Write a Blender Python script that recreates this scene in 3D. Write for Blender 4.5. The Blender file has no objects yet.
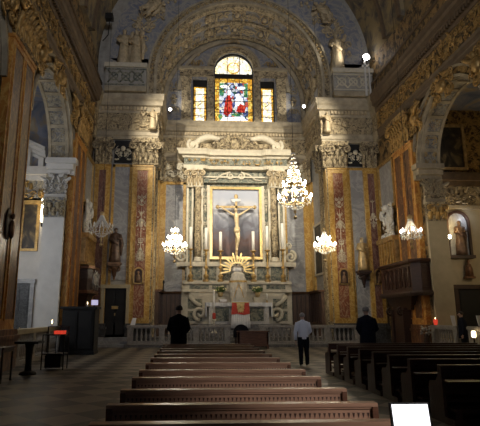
import bpy, math, random
from mathutils import Vector, Matrix
D = bpy.data
S = bpy.context.scene
col = S.collection
PI = math.pi
R_ = math.radians

# ------------------------------------------------------------------ camera
cam = D.cameras.new('camera'); camo = D.objects.new('camera', cam); col.objects.link(camo)
FPX = 487.0
cam.sensor_width = 36; cam.lens = 36 * FPX / 480
pitch = math.atan(103 / FPX); yaw = math.atan(25 / FPX * math.cos(pitch))
camo.location = (0, 0, 1.6)
camo.rotation_euler = (PI / 2 + pitch, 0, -yaw)
cam.shift_x = 25 / 480
cam.clip_end = 200
S.camera = camo

# ------------------------------------------------------------------ light of the place
S.view_settings.view_transform = 'Standard'
S.view_settings.look = 'None'
S.view_settings.gamma = 1
S.view_settings.use_curve_mapping = False
S.view_settings.exposure = 0.0
W = D.worlds.new('world'); S.world = W; W.use_nodes = True
W.node_tree.nodes['Background'].inputs[0].default_value = (0.80, 0.86, 1.0, 1)
W.node_tree.nodes['Background'].inputs[1].default_value = 0.035

def area(name, loc, target, sx, sy, power, colr):
    l = D.lights.new(name, 'AREA'); l.shape = 'RECTANGLE'; l.size = sx; l.size_y = sy
    l.energy = power; l.color = colr
    o = D.objects.new(name, l); col.objects.link(o); o.location = loc
    o.rotation_euler = (Vector(target) - Vector(loc)).to_track_quat('-Z', 'Y').to_euler()
    return o
def spot(name, loc, target, power, colr, ang=60, rad=0.15):
    l = D.lights.new(name, 'SPOT'); l.energy = power; l.color = colr; l.spot_size = R_(ang); l.spot_blend = 0.8
    l.shadow_soft_size = rad
    o = D.objects.new(name, l); col.objects.link(o); o.location = loc
    o.rotation_euler = (Vector(target) - Vector(loc)).to_track_quat('-Z', 'Y').to_euler()
    return o
def point(name, loc, power, colr, rad=0.2):
    l = D.lights.new(name, 'POINT'); l.energy = power; l.color = colr; l.shadow_soft_size = rad
    o = D.objects.new(name, l); col.objects.link(o); o.location = loc
    return o
WARM = (1.0, 0.80, 0.52); WHITE = (1.0, 0.93, 0.80); WARMW = (1.0, 0.90, 0.72); COOL = (0.84, 0.90, 1.0)
# unseen fill lights added out of view, then floodlights standing on the cornices
area('rear_fill_light', (2.9, -7.0, 12.0), (2.9, 28, 18.0), 5, 5, 330, (0.92, 0.93, 1.0)).data.spread = R_(70)  # added cool fill from behind the camera, no window is built there
spot('pew_fill_light', (5.0, -4.5, 6.0), (2.15, 5.0, 0.8), 2300, (1, .86, .78), 22, .3)  # added unseen spot, brightens the right side of the left pews
spot('aisle_fill_light', (6.5, 1.0, 9.5), (3.3, 15.5, 0.9), 900, (.88, .9, 1), 17, .3)  # added unseen spot, lifts the far aisle and the man in the shirt
spot('cornice_floodlight_left_light', (-4.3, 19.0, 15.4), (2.4, 32, 10.0), 7600, WARMW, 47)
spot('cornice_floodlight_right_light', (10.2, 19.0, 15.4), (3.5, 32, 10.0), 7600, WARMW, 47)
spot('chancel_floodlight_left_light', (-1.55, 31.3, 15.6), (5.0, 30.5, 20.5), 130, WHITE, 120)
spot('chancel_floodlight_right_light', (7.45, 31.3, 15.6), (1.0, 30.5, 20.5), 130, WHITE, 120)
spot('parapet_floodlight_light', (10.3, 26.6, 17.4), (3, 28.5, 19), 260, WHITE, 75)

# ------------------------------------------------------------------ materials
M = {}
def nm(name):
    m = D.materials.new(name); m.use_nodes = True; nt = m.node_tree
    b = nt.nodes['Principled BSDF']; M[name] = m
    return m, nt, b
def N(nt, t, **kw):
    n = nt.nodes.new(t)
    for k, v in kw.items():
        if k in n.inputs: n.inputs[k].default_value = v
        else: setattr(n, k, v)
    return n
def c4(c): return (c[0], c[1], c[2], 1)
def coords(nt, sc=(1, 1, 1)):
    t = N(nt, 'ShaderNodeTexCoord'); mp = N(nt, 'ShaderNodeMapping'); mp.inputs['Scale'].default_value = sc
    nt.links.new(t.outputs['Object'], mp.inputs[0]); return mp.outputs[0]
def ramp(nt, fac, stops):
    r = N(nt, 'ShaderNodeValToRGB'); cr = r.color_ramp
    while len(cr.elements) > len(stops): cr.elements.remove(cr.elements[-1])
    while len(cr.elements) < len(stops): cr.elements.new(0.5)
    for e, (p, c) in zip(cr.elements, stops): e.position = p; e.color = c4(c)
    nt.links.new(fac, r.inputs[0]); return r.outputs[0]
def simple(name, colr, rough=0.6, metal=0.0, var=0.25, scale=3.0, bump=0.0, sc=(1, 1, 1), spec=None, emis=None, es=0):
    m, nt, b = nm(name)
    n = N(nt, 'ShaderNodeTexNoise', Scale=scale, Detail=5.0, Roughness=0.6)
    nt.links.new(coords(nt, sc), n.inputs['Vector'])
    d = tuple(x * (1 - var) for x in colr); h = tuple(min(1, x * (1 + var)) for x in colr)
    nt.links.new(ramp(nt, n.outputs[0], [(0.3, d), (0.7, h)]), b.inputs['Base Color'])
    b.inputs['Roughness'].default_value = rough; b.inputs['Metallic'].default_value = metal
    if spec is not None: b.inputs['Specular IOR Level'].default_value = spec
    if bump:
        bp = N(nt, 'ShaderNodeBump', Strength=bump, Distance=0.05)
        nt.links.new(n.outputs[0], bp.inputs['Height']); nt.links.new(bp.outputs[0], b.inputs['Normal'])
    if emis:
        b.inputs['Emission Color'].default_value = c4(emis); b.inputs['Emission Strength'].default_value = es
    return m
def marble(name, a, b_, vein, scale=1.2, rough=0.3, sc=(1, 1, 1), vw=0.06):
    m, nt, b = nm(name)
    co = coords(nt, sc)
    n1 = N(nt, 'ShaderNodeTexNoise', Scale=scale * 1.7, Detail=8.0, Roughness=0.65, Distortion=1.2)
    n2 = N(nt, 'ShaderNodeTexNoise', Scale=scale, Detail=6.0, Roughness=0.6, Distortion=2.5)
    nt.links.new(co, n1.inputs['Vector']); nt.links.new(co, n2.inputs['Vector'])
    base = ramp(nt, n1.outputs[0], [(0.35, a), (0.65, b_)])
    v = ramp(nt, n2.outputs[0], [(0.5 - vw, (0, 0, 0)), (0.5, (1, 1, 1)), (0.5 + vw, (0, 0, 0))])
    mx = N(nt, 'ShaderNodeMix', data_type='RGBA')
    nt.links.new(v, mx.inputs[0]); nt.links.new(base, mx.inputs[6]); mx.inputs[7].default_value = c4(vein)
    nt.links.new(mx.outputs[2], b.inputs['Base Color'])
    b.inputs['Roughness'].default_value = rough
    return m
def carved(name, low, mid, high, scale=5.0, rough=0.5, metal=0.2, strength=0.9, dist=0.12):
    """stucco relief: gilding and paint over low carving, darker in the hollows"""
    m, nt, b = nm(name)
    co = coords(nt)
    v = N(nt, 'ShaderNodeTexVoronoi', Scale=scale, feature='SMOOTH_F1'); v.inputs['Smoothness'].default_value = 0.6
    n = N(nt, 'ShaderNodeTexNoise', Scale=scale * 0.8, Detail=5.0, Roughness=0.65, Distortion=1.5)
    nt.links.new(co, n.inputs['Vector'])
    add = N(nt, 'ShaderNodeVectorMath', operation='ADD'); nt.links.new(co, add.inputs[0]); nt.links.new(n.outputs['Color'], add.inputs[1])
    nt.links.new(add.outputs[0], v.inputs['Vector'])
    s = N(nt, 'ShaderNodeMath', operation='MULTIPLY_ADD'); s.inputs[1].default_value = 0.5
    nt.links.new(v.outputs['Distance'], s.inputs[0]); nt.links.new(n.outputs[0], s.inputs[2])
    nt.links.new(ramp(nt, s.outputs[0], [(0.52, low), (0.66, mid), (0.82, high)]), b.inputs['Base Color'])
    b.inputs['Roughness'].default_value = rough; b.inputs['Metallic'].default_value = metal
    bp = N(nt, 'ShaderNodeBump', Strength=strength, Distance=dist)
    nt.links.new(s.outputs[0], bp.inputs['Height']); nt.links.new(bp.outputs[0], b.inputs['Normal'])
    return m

carved('stone_relief', (.06, .048, .035), (.28, .22, .14), (.58, .47, .29), 5.0, 0.7, 0.0)
carved('gilt_relief', (.02, .014, .009), (.11, .07, .032), (.52, .34, .12), 3.6, 0.45, 0.3)
carved('blue_relief', (.16, .17, .20), (.30, .29, .27), (.50, .45, .34), 4.5, 0.7, 0.0)
carved('vault_paint', (.09, .08, .075), (.17, .14, .10), (.30, .23, .12), 1.3, 0.8, 0.0, 0.4)
carved('dark_green_inlay', (.05, .07, .06), (.09, .11, .09), (.30, .28, .20), 5.0, 0.4, 0.0, 0.4)
simple('gilt', (.48, .31, .11), 0.4, 0.5, 0.4, 6, 0.4)
simple('dull_gilt', (.44, .28, .10), 0.4, 0.5, 0.5, 5, 0.5)
simple('old_gilt', (.50, .36, .17), 0.45, 0.4, 0.4, 5, 0.4)
simple('pale_gold', (.74, .58, .34), 0.45, 0.2, 0.2, 8, 0.1)
simple('stucco_gold', (.50, .40, .25), 0.55, 0.05, 0.3, 5, 0.4)
simple('bright_gold', (.80, .56, .22), 0.28, 0.8, 0.2, 8, 0.1)
simple('stucco_cream', (.62, .56, .43), 0.6, 0, 0.14, 4, 0.3)
simple('stucco_grey', (.36, .34, .30), 0.75, 0, 0.2, 3, 0.4)
simple('white_stucco', (.66, .64, .60), 0.7, 0, 0.08, 2, 0.1)
simple('warm_stucco', (.44, .37, .24), 0.7, 0, 0.1, 2, 0.1)
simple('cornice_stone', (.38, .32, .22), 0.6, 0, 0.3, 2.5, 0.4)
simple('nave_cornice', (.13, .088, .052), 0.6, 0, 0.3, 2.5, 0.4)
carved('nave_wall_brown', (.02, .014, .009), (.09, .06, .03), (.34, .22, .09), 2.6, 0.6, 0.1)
marble('grey_marble', (.26, .262, .27), (.34, .34, .345), (.42, .42, .42), 0.7, 0.35)
marble('blue_stucco', (.15, .17, .25), (.33, .32, .30), (.40, .37, .31), 0.8, 0.7)
marble('yellow_marble', (.38, .20, .04), (.56, .33, .07), (.64, .44, .15), 1.2, 0.3)
marble('orange_marble', (.40, .15, .03), (.60, .26, .05), (.70, .42, .12), 1.5, 0.3, (1, 1, 0.5))
marble('red_marble', (.17, .045, .022), (.29, .10, .048), (.46, .32, .2), 2.0, 0.3, (1, 1, 0.6), 0.04)
marble('dark_red_marble', (.12, .05, .045), (.22, .10, .08), (.30, .2, .16), 1.6, 0.3, (1, 1, 0.6), 0.04)
marble('brown_marble', (.07, .03, .018), (.15, .065, .032), (.28, .14, .06), 1.3, 0.3, (1, 1, 0.5), 0.05)
marble('white_marble', (.52, .49, .44), (.66, .63, .57), (.38, .36, .34), 1.6, 0.35, (1, 1, 1), 0.03)
marble('rail_marble', (.28, .26, .23), (.40, .37, .32), (.25, .22, .2), 2, 0.4)
marble('step_stone', (.10, .095, .09), (.17, .16, .145), (.22, .2, .18), 2, 0.4)
marble('dark_stone', (.03, .03, .032), (.06, .06, .062), (.10, .10, .10), 2, 0.4)
simple('dark_wood', (.045, .022, .014), 0.45, 0, 0.4, 4, 0.2, (1, 1, 6))
simple('pulpit_wood', (.05, .020, .013), 0.4, 0, 0.35, 4, 0.2, (1, 1, 5))
simple('stall_wood', (.10, .055, .032), 0.5, 0, 0.4, 3, 0.2, (6, 6, 0.7))
simple('pew_rail', (.40, .25, .175), 0.28, 0, 0.25, 4, 0.12, (0.7, 5, 5))
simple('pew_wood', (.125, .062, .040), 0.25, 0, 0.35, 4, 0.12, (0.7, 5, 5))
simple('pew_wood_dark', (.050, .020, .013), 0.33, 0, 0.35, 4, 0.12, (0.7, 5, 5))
simple('black_paint', (.008, .008, .009), 0.7, 0, 0.2, 4)
simple('iron', (.03, .028, .026), 0.5, 0.6, 0.3, 6)
simple('white_cloth', (.74, .73, .72), 0.9, 0, 0.04, 6, 0.15)
simple('cream_cloth', (.76, .70, .58), 0.85, 0, 0.1, 8, 0.3)
simple('wax', (.93, .90, .82), 0.5, 0, 0.03, 3)
simple('red_wax', (.60, .04, .03), 0.35, 0, 0.1, 3, emis=(1, .08, .04), es=0.5)
simple('skin', (.50, .32, .24), 0.6, 0, 0.08, 6)
simple('grey_hair', (.30, .28, .26), 0.8, 0, 0.3, 30, 0.4)
simple('dark_hair', (.04, .03, .025), 0.8, 0, 0.3, 30, 0.4)
simple('shirt_cloth', (.80, .83, .92), 0.9, 0, 0.05, 8, 0.3)
simple('black_cloth', (.010, .011, .015), 0.95, 0, 0.2, 8, 0.3, spec=0.1)
simple('jeans', (.05, .06, .09), 0.9, 0, 0.2, 8, 0.3)
simple('navy_cloth', (.012, .014, .024), 0.95, 0, 0.2, 8, 0.3, spec=0.1)
simple('leaf', (.10, .17, .05), 0.7, 0, 0.4, 8)
simple('petal', (.82, .76, .42), 0.8, 0, 0.2, 20)
simple('polychrome', (.22, .13, .07), 0.5, 0.1, 0.5, 5, 0.4)
simple('dark_polychrome', (.10, .06, .04), 0.5, 0.1, 0.6, 5, 0.4)
simple('bronze', (.19, .10, .055), 0.4, 0.5, 0.4, 5, 0.3)
simple('red_cloth', (.55, .06, .04), 0.8, 0, 0.15, 9, 0.2)
simple('silver', (.45, .43, .40), 0.4, 0.6, 0.3, 8, 0.3)
simple('white_card', (.75, .75, .78), 0.8, 0, 0.02, 3)
def emit(name, c, s):
    m, nt, b = nm(name)
    b.inputs['Base Color'].default_value = c4(c); b.inputs['Emission Color'].default_value = c4(c)
    b.inputs['Emission Strength'].default_value = s; return m
emit('bulb', (1, .93, .78), 30); emit('dim_bulb', (1, .95, .9), 7); emit('flood_glass', (1, .95, .92), 14); emit('screen_light', (.93, .95, 1), 2.2)
emit('tube_light', (1, .90, .62), 5); emit('flame', (1, .75, .4), 6); emit('sign_light', (.75, .7, 1), 0.5)
m, nt, b = nm('crystal')
b.inputs['Base Color'].default_value = (.9, .9, .88, 1); b.inputs['Roughness'].default_value = 0.2
b.inputs['Transmission Weight'].default_value = 0.2; b.inputs['IOR'].default_value = 1.45

def stained(name, cols, scale, s):
    m, nt, b = nm(name)
    co = coords(nt)
    v = N(nt, 'ShaderNodeTexVoronoi', Scale=scale); nt.links.new(co, v.inputs['Vector'])
    sep = N(nt, 'ShaderNodeSeparateColor'); nt.links.new(v.outputs['Color'], sep.inputs[0])
    k = len(cols); st = []
    r = N(nt, 'ShaderNodeValToRGB'); r.color_ramp.interpolation = 'CONSTANT'
    cr = r.color_ramp
    while len(cr.elements) < k: cr.elements.new(0.5)
    for i, c in enumerate(cols): cr.elements[i].position = i / k; cr.elements[i].color = c4(c)
    nt.links.new(sep.outputs[0], r.inputs[0])
    v2 = N(nt, 'ShaderNodeTexVoronoi', Scale=scale, feature='DISTANCE_TO_EDGE'); nt.links.new(co, v2.inputs['Vector'])
    lead = ramp(nt, v2.outputs['Distance'], [(0.02, (0, 0, 0)), (0.06, (1, 1, 1))])
    mx = N(nt, 'ShaderNodeMix', data_type='RGBA', blend_type='MULTIPLY'); mx.inputs[0].default_value = 1
    nt.links.new(r.outputs[0], mx.inputs[6]); nt.links.new(lead, mx.inputs[7])
    nt.links.new(mx.outputs[2], b.inputs['Base Color']); nt.links.new(mx.outputs[2], b.inputs['Emission Color'])
    b.inputs['Emission Strength'].default_value = s; b.inputs['Roughness'].default_value = 0.2
stained('glass_gold', [(.95, .52, .06), (.75, .36, .04), (1, .7, .15), (.45, .24, .03)], 5, 0.9)
stained('glass_pale', [(1, .93, .66), (1, .97, .85), (1, .80, .42), (1, .97, .9)], 6, 1.4)
stained('glass_scene', [(.12, .16, .35), (.85, .9, .95), (.04, .10, .08), (.45, .55, .8), (.9, .85, .7), (.05, .07, .2), (.5, .1, .08), (.8, .85, .95)], 5, 0.95)
stained('glass_red', [(.75, .05, .03), (.45, .02, .02), (.85, .12, .06)], 8, 0.85)
stained('glass_white', [(.95, .95, .95), (.8, .85, .95), (.95, .85, .75)], 8, 1.9)
stained('glass_green', [(.05, .25, .12), (.1, .4, .2), (.3, .4, .1)], 6, 0.7)

# checkered floor of diagonal slabs
m, nt, b = nm('checker_floor')
t = N(nt, 'ShaderNodeTexCoord'); mp = N(nt, 'ShaderNodeMapping'); mp.inputs['Rotation'].default_value = (0, 0, R_(45))
nt.links.new(t.outputs['Object'], mp.inputs[0])
ck = N(nt, 'ShaderNodeTexChecker', Scale=1.45); ck.inputs[1].default_value = (.26, .225, .175, 1); ck.inputs[2].default_value = (.03, .027, .025, 1)
nt.links.new(mp.outputs[0], ck.inputs[0])
n = N(nt, 'ShaderNodeTexNoise', Scale=1.5, Detail=6.0); nt.links.new(t.outputs['Object'], n.inputs['Vector'])
rr = ramp(nt, n.outputs[0], [(0.3, (.6, .58, .55)), (0.7, (1, 1, 1))])
mx = N(nt, 'ShaderNodeMix', data_type='RGBA', blend_type='MULTIPLY'); mx.inputs[0].default_value = 1
nt.links.new(ck.outputs[0], mx.inputs[6]); nt.links.new(rr, mx.inputs[7]); nt.links.new(mx.outputs[2], b.inputs['Base Color'])
b.inputs['Roughness'].default_value = 0.42

def painting(name, stops, scale=1.0, seedv=0.0, zspan=None):
    """an oil painting: dark ground, lighter figure masses, optional bands from bottom to top"""
    m, nt, b = nm(name)
    t = N(nt, 'ShaderNodeTexCoord'); mp = N(nt, 'ShaderNodeMapping'); mp.inputs['Location'].default_value = (seedv, seedv, seedv)
    nt.links.new(t.outputs['Object'], mp.inputs[0])
    n = N(nt, 'ShaderNodeTexNoise', Scale=scale, Detail=4.0, Distortion=1.5); nt.links.new(mp.outputs[0], n.inputs['Vector'])
    fac = n.outputs[0]
    if zspan:
        g = N(nt, 'ShaderNodeSeparateXYZ'); nt.links.new(t.outputs['Object'], g.inputs[0])
        mr = N(nt, 'ShaderNodeMapRange'); mr.inputs[1].default_value = zspan[0]; mr.inputs[2].default_value = zspan[1]
        nt.links.new(g.outputs[2], mr.inputs[0])
        a = N(nt, 'ShaderNodeMath', operation='MULTIPLY_ADD'); a.inputs[1].default_value = 0.55
        nt.links.new(fac, a.inputs[0]); nt.links.new(mr.outputs[0], a.inputs[2]); 
        a2 = N(nt, 'ShaderNodeMath', operation='SUBTRACT'); a2.inputs[1].default_value = 0.27; nt.links.new(a.outputs[0], a2.inputs[0])
        fac = a2.outputs[0]
    nt.links.new(ramp(nt, fac, stops), b.inputs['Base Color']); b.inputs['Roughness'].default_value = 0.5
painting('calvary_painting', [(0.0, (.04, .03, .03)), (0.2, (.14, .08, .07)), (0.42, (.12, .12, .15)), (0.58, (.26, .27, .31)), (0.72, (.55, .56, .60)), (0.9, (.42, .45, .53))], 1.1, 3.1, (0.0, 4.5))
painting('dark_painting', [(0.35, (.012, .010, .008)), (0.55, (.05, .04, .025)), (0.7, (.22, .16, .07))], 1.3, 5.2)
painting('fresco_blue', [(0.3, (.10, .13, .22)), (0.5, (.24, .26, .32)), (0.62, (.38, .30, .20)), (0.75, (.45, .40, .32))], 0.8, 1.0)

# ------------------------------------------------------------------ mesh builder
class MB:
    def __init__(s): s.v = []; s.f = []; s.mi = []; s.sm = []; s.T = None
    def add(s, vs, fs, m=0, smooth=False):
        o = len(s.v)
        if s.T is not None: vs = [s.T @ Vector(p) for p in vs]
        s.v += [tuple(p) for p in vs]
        for f in fs: s.f.append(tuple(i + o for i in f)); s.mi.append(m); s.sm.append(smooth)
        return s
    def box(s, x0, x1, y0, y1, z0, z1, m=0):
        x0, x1 = min(x0, x1), max(x0, x1); y0, y1 = min(y0, y1), max(y0, y1); z0, z1 = min(z0, z1), max(z0, z1)
        return s.add([(x0, y0, z0), (x1, y0, z0), (x1, y1, z0), (x0, y1, z0), (x0, y0, z1), (x1, y0, z1), (x1, y1, z1), (x0, y1, z1)],
                     [(0, 3, 2, 1), (4, 5, 6, 7), (0, 1, 5, 4), (1, 2, 6, 5), (2, 3, 7, 6), (3, 0, 4, 7)], m)
    def tbox(s, x0, x1, y0, y1, z0, z1, dx, dy, m=0):
        """box whose top is larger by dx, dy on each side"""
        return s.add([(x0, y0, z0), (x1, y0, z0), (x1, y1, z0), (x0, y1, z0), (x0 - dx, y0 - dy, z1), (x1 + dx, y0 - dy, z1), (x1 + dx, y1 + dy, z1), (x0 - dx, y1 + dy, z1)],
                     [(0, 3, 2, 1), (4, 5, 6, 7), (0, 1, 5, 4), (1, 2, 6, 5), (2, 3, 7, 6), (3, 0, 4, 7)], m)
    def lathe(s, prof, cx=0, cy=0, seg=12, m=0, fold=None, smooth=True, sx=1, sy=1):
        vs = []; fs = []
        n = len(prof)
        for i, (r, z) in enumerate(prof):
            for k in range(seg):
                a = 2 * PI * k / seg; rr = r * (fold(a, z) if fold else 1)
                vs.append((cx + rr * math.cos(a) * sx, cy + rr * math.sin(a) * sy, z))
        for i in range(n - 1):
            for k in range(seg):
                fs.append((i * seg + k, i * seg + (k + 1) % seg, (i + 1) * seg + (k + 1) % seg, (i + 1) * seg + k))
        fs.append(tuple(reversed(range(seg)))); fs.append(tuple((n - 1) * seg + k for k in range(seg)))
        return s.add(vs, fs, m, smooth)
    def tube(s, pts, r, seg=6, m=0):
        pts = [Vector(p) for p in pts]; n = len(pts)
        if not hasattr(r, '__len__'): r = [r] * n
        vs = []; fs = []
        t0 = (pts[1] - pts[0]).normalized()
        u = t0.orthogonal().normalized()
        for i, p in enumerate(pts):
            t = (pts[min(i + 1, n - 1)] - pts[max(i - 1, 0)])
            t = t.normalized() if t.length > 1e-9 else t0
            u = (u - t * u.dot(t)); u = u.normalized() if u.length > 1e-6 else t.orthogonal().normalized()
            w = t.cross(u)
            for k in range(seg):
                a = 2 * PI * k / seg; vs.append(p + (u * math.cos(a) + w * math.sin(a)) * r[i])
        for i in range(n - 1):
            for k in range(seg):
                fs.append((i * seg + k, i * seg + (k + 1) % seg, (i + 1) * seg + (k + 1) % seg, (i + 1) * seg + k))
        fs.append(tuple(reversed(range(seg)))); fs.append(tuple((n - 1) * seg + k for k in range(seg)))
        return s.add(vs, fs, m, True)
    def blob(s, c, r, seg=8, m=0):
        if not hasattr(r, '__len__'): r = (r, r, r)
        rings = max(4, seg // 2 + 1); vs = [(c[0], c[1], c[2] - r[2])]; fs = []
        for i in range(1, rings):
            a = PI * i / rings
            for k in range(seg):
                b = 2 * PI * k / seg
                vs.append((c[0] + r[0] * math.sin(a) * math.cos(b), c[1] + r[1] * math.sin(a) * math.sin(b), c[2] - r[2] * math.cos(a)))
        vs.append((c[0], c[1], c[2] + r[2])); L = len(vs) - 1
        for k in range(seg): fs.append((0, 1 + (k + 1) % seg, 1 + k))
        for i in range(rings - 2):
            for k in range(seg):
                a = 1 + i * seg + k; b = 1 + i * seg + (k + 1) % seg; fs.append((a, b, b + seg, a + seg))
        for k in range(seg): fs.append((L, 1 + (rings - 2) * seg + k, 1 + (rings - 2) * seg + (k + 1) % seg))
        return s.add(vs, fs, m, True)
    def prism(s, poly, fn, d0, d1, m=0, smooth=False):
        """polygon (a, b) extruded from d0 to d1; fn(a, b, d) gives the point"""
        n = len(poly); vs = [fn(a, b, d0) for a, b in poly] + [fn(a, b, d1) for a, b in poly]
        fs = [tuple(range(n)), tuple(reversed(range(n, 2 * n)))] + [(i, i + n, (i + 1) % n + n, (i + 1) % n) for i in range(n)]
        return s.add(vs, fs, m, smooth)
    def ring(s, ca, cb, r0, r1, a0, a1, fn, d0, d1, m=0, seg=24):
        """arched band between two radii"""
        for i in range(seg):
            t0 = a0 + (a1 - a0) * i / seg; t1 = a0 + (a1 - a0) * (i + 1) / seg
            P = [(ca + r0 * math.cos(t0), cb + r0 * math.sin(t0)), (ca + r1 * math.cos(t0), cb + r1 * math.sin(t0)),
                 (ca + r1 * math.cos(t1), cb + r1 * math.sin(t1)), (ca + r0 * math.cos(t1), cb + r0 * math.sin(t1))]
            vs = [fn(a, b, d0) for a, b in P] + [fn(a, b, d1) for a, b in P]
            fs = [(0, 1, 2, 3), (7, 6, 5, 4), (0, 3, 7, 4), (1, 5, 6, 2)]
            if i == 0: fs.append((0, 4, 5, 1))
            if i == seg - 1: fs.append((3, 2, 6, 7))
            s.add(vs, fs, m)
        return s
    def sweep(s, prof, path, m=0, closed=False):
        """profile (offset, z) swept on a horizontal polyline; offset is to the right of the direction of travel"""
        n = len(path); P = [Vector((p[0], p[1])) for p in path]; dirs = []
        for i in range(n):
            ns = []
            if i > 0: d = (P[i] - P[i - 1]).normalized(); ns.append(Vector((d.y, -d.x)))
            if i < n - 1: d = (P[i + 1] - P[i]).normalized(); ns.append(Vector((d.y, -d.x)))
            if len(ns) == 2:
                a = (ns[0] + ns[1]).normalized(); a = a / max(0.3, a.dot(ns[0]))
            else: a = ns[0]
            dirs.append(a)
        k = len(prof); vs = []; fs = []
        for i in range(n):
            for o, z in prof: vs.append((P[i].x + dirs[i].x * o, P[i].y + dirs[i].y * o, z))
        for i in range(n - 1):
            for j in range(k): fs.append((i * k + j, i * k + (j + 1) % k, (i + 1) * k + (j + 1) % k, (i + 1) * k + j))
        fs.append(tuple(range(k))); fs.append(tuple(reversed(range((n - 1) * k, n * k))))
        return s.add(vs, fs, m)
    def leaf(s, o, up, out, w, h, curl=0.45, m=0):
        """acanthus leaf: rises along up and bends over along out"""
        o, up, out = Vector(o), Vector(up), Vector(out); sd = up.cross(out).normalized()
        vs = []; fs = []; n = 5
        for i in range(n + 1):
            t = i / n; ww = w * 0.5 * (0.75 + 0.5 * math.sin(t * PI)) * (1 - 0.65 * t * t)
            p = o + up * (h * math.sin(t * PI * 0.58)) + out * (h * curl * t ** 2.2)
            q = out * (0.10 * h)
            vs += [p - sd * ww, p + q, p + sd * ww, p - out * 0.02]
        for i in range(n):
            for j in range(4): fs.append((i * 4 + j, i * 4 + (j + 1) % 4, i * 4 + 4 + (j + 1) % 4, i * 4 + 4 + j))
        fs += [(0, 3, 2, 1), (n * 4, n * 4 + 1, n * 4 + 2, n * 4 + 3)]
        return s.add(vs, fs, m, True)
    def scroll(s, o, u, v, r, th, turns=1.4, a0=0.0, sgn=1, m=0, n=12, seg=5, tail=0):
        o, u, v = Vector(o), Vector(u), Vector(v); pts = []; rs = []
        if tail:
            for i in range(4):
                t = i / 4; a = a0; pts.append(o + u * (r * math.cos(a) + tail * (1 - t) * math.sin(a) * sgn) + v * (r * math.sin(a) * 1 - tail * (1 - t) * math.cos(a) * sgn)); rs.append(th * (0.5 + 0.5 * t))
        for i in range(n + 1):
            t = i / n; a = a0 + sgn * t * turns * 2 * PI; rr = r * (1 - 0.8 * t)
            pts.append(o + u * rr * math.cos(a) + v * rr * math.sin(a)); rs.append(th * (1 - 0.3 * t))
        return s.tube(pts, rs, seg, m)

ORG = {}
def tag(o, label, cat, group=None):
    o['label'] = label; o['category'] = cat
    if group: o['group'] = group
    return o
def obj(name, mb, mats, parent=None, label=None, kind=None):
    me = D.meshes.new(name)
    off = ORG.get(parent.name, Vector((0, 0, 0))) if parent else Vector((0, 0, 0))
    me.from_pydata([(x - off.x, y - off.y, z - off.z) for x, y, z in mb.v], [], mb.f)
    if isinstance(mats, str): mats = [mats]
    for q in mats: me.materials.append(M[q])
    me.polygons.foreach_set('material_index', mb.mi); me.polygons.foreach_set('use_smooth', mb.sm); me.update()
    import bmesh
    bm = bmesh.new(); bm.from_mesh(me); bmesh.ops.recalc_face_normals(bm, faces=bm.faces); bm.to_mesh(me); bm.free()
    o = D.objects.new(name, me); col.objects.link(o)
    if parent: o.parent = parent; ORG[o.name] = off
    else: ORG[o.name] = Vector((0, 0, 0))
    if label: o['label'] = label
    if kind: o['kind'] = kind
    return o
def struct(name, mb, mats, parent=None):
    return obj(name, mb, mats, parent, kind='structure')
def thing(name, label, cat, loc=(0, 0, 0), group=None):
    o = D.objects.new(name, None); col.objects.link(o); o.location = loc; o.empty_display_size = 0.2
    ORG[o.name] = Vector(loc); tag(o, label, cat, group); return o
def dup(root, loc=None, rz=None, label=None, group=None, scale=None):
    def cp(o, par):
        c = o.copy(); col.objects.link(c)
        if par: c.parent = par
        for ch in o.children: cp(ch, c)
        return c
    r = cp(root, None)
    if loc is not None: r.location = loc
    if rz is not None: r.rotation_euler = (0, 0, rz)
    if label: r['label'] = label
    if group: r['group'] = group
    if scale: r.scale = (scale,) * 3
    return r
def mirror_dup(root, label, axis=2.95):
    """the same thing on the other side of the nave axis: meshes mirrored in x"""
    def cp(o, par):
        c = o.copy(); col.objects.link(c)
        if o.data:
            me = o.data.copy(); me.transform(Matrix.Scale(-1, 4, (1, 0, 0))); me.flip_normals(); c.data = me
        if par: c.parent = par
        if par is None: c.location = (2 * axis - o.location.x if o.type == 'EMPTY' or o.location.x else 2 * axis, o.location.y, o.location.z)
        else: c.location = (-o.location.x, o.location.y, o.location.z)
        for ch in o.children: cp(ch, c)
        return c
    r = cp(root, None); r['label'] = label
    return r

AX = 2.95; NX = 2.73; XL = -5.85; XR = 11.3; CL = -2.2; CR = 8.1; YA = 28.0; YB = 32.0
rnd = random.Random(7)

def wall_arches(mb, fn, s0, s1, z0, z1, ops, t, m=0, seg=20):
    """wall in the (s, z) plane, fn(s, z, d); ops = [(a, b, sill, spring, round)]"""
    def q(sa, sb, za, zb):
        mb.add([fn(sa, za, 0), fn(sb, za, 0), fn(sb, zb, 0), fn(sa, zb, 0), fn(sa, za, t), fn(sb, za, t), fn(sb, zb, t), fn(sa, zb, t)],
               [(0, 1, 2, 3), (7, 6, 5, 4), (0, 4, 5, 1), (1, 5, 6, 2), (2, 6, 7, 3), (3, 7, 4, 0)], m)
    x = s0
    for a, b, sill, spr, rd in sorted(ops):
        q(x, a, z0, z1)
        if sill > z0: q(a, b, z0, sill)
        if not rd: q(a, b, spr, z1)
        else:
            c = (a + b) / 2; r = (b - a) / 2
            for i in range(seg):
                t0 = PI - PI * i / seg; t1 = PI - PI * (i + 1) / seg
                xa, za = c + r * math.cos(t0), spr + r * math.sin(t0); xb, zb = c + r * math.cos(t1), spr + r * math.sin(t1)
                mb.add([fn(xa, za, 0), fn(xb, zb, 0), fn(xb, z1, 0), fn(xa, z1, 0), fn(xa, za, t), fn(xb, zb, t), fn(xb, z1, t), fn(xa, z1, t)],
                       [(0, 1, 2, 3), (7, 6, 5, 4), (0, 4, 5, 1), (2, 6, 7, 3)], m)
        x = b
    q(x, s1, z0, z1)

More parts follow.
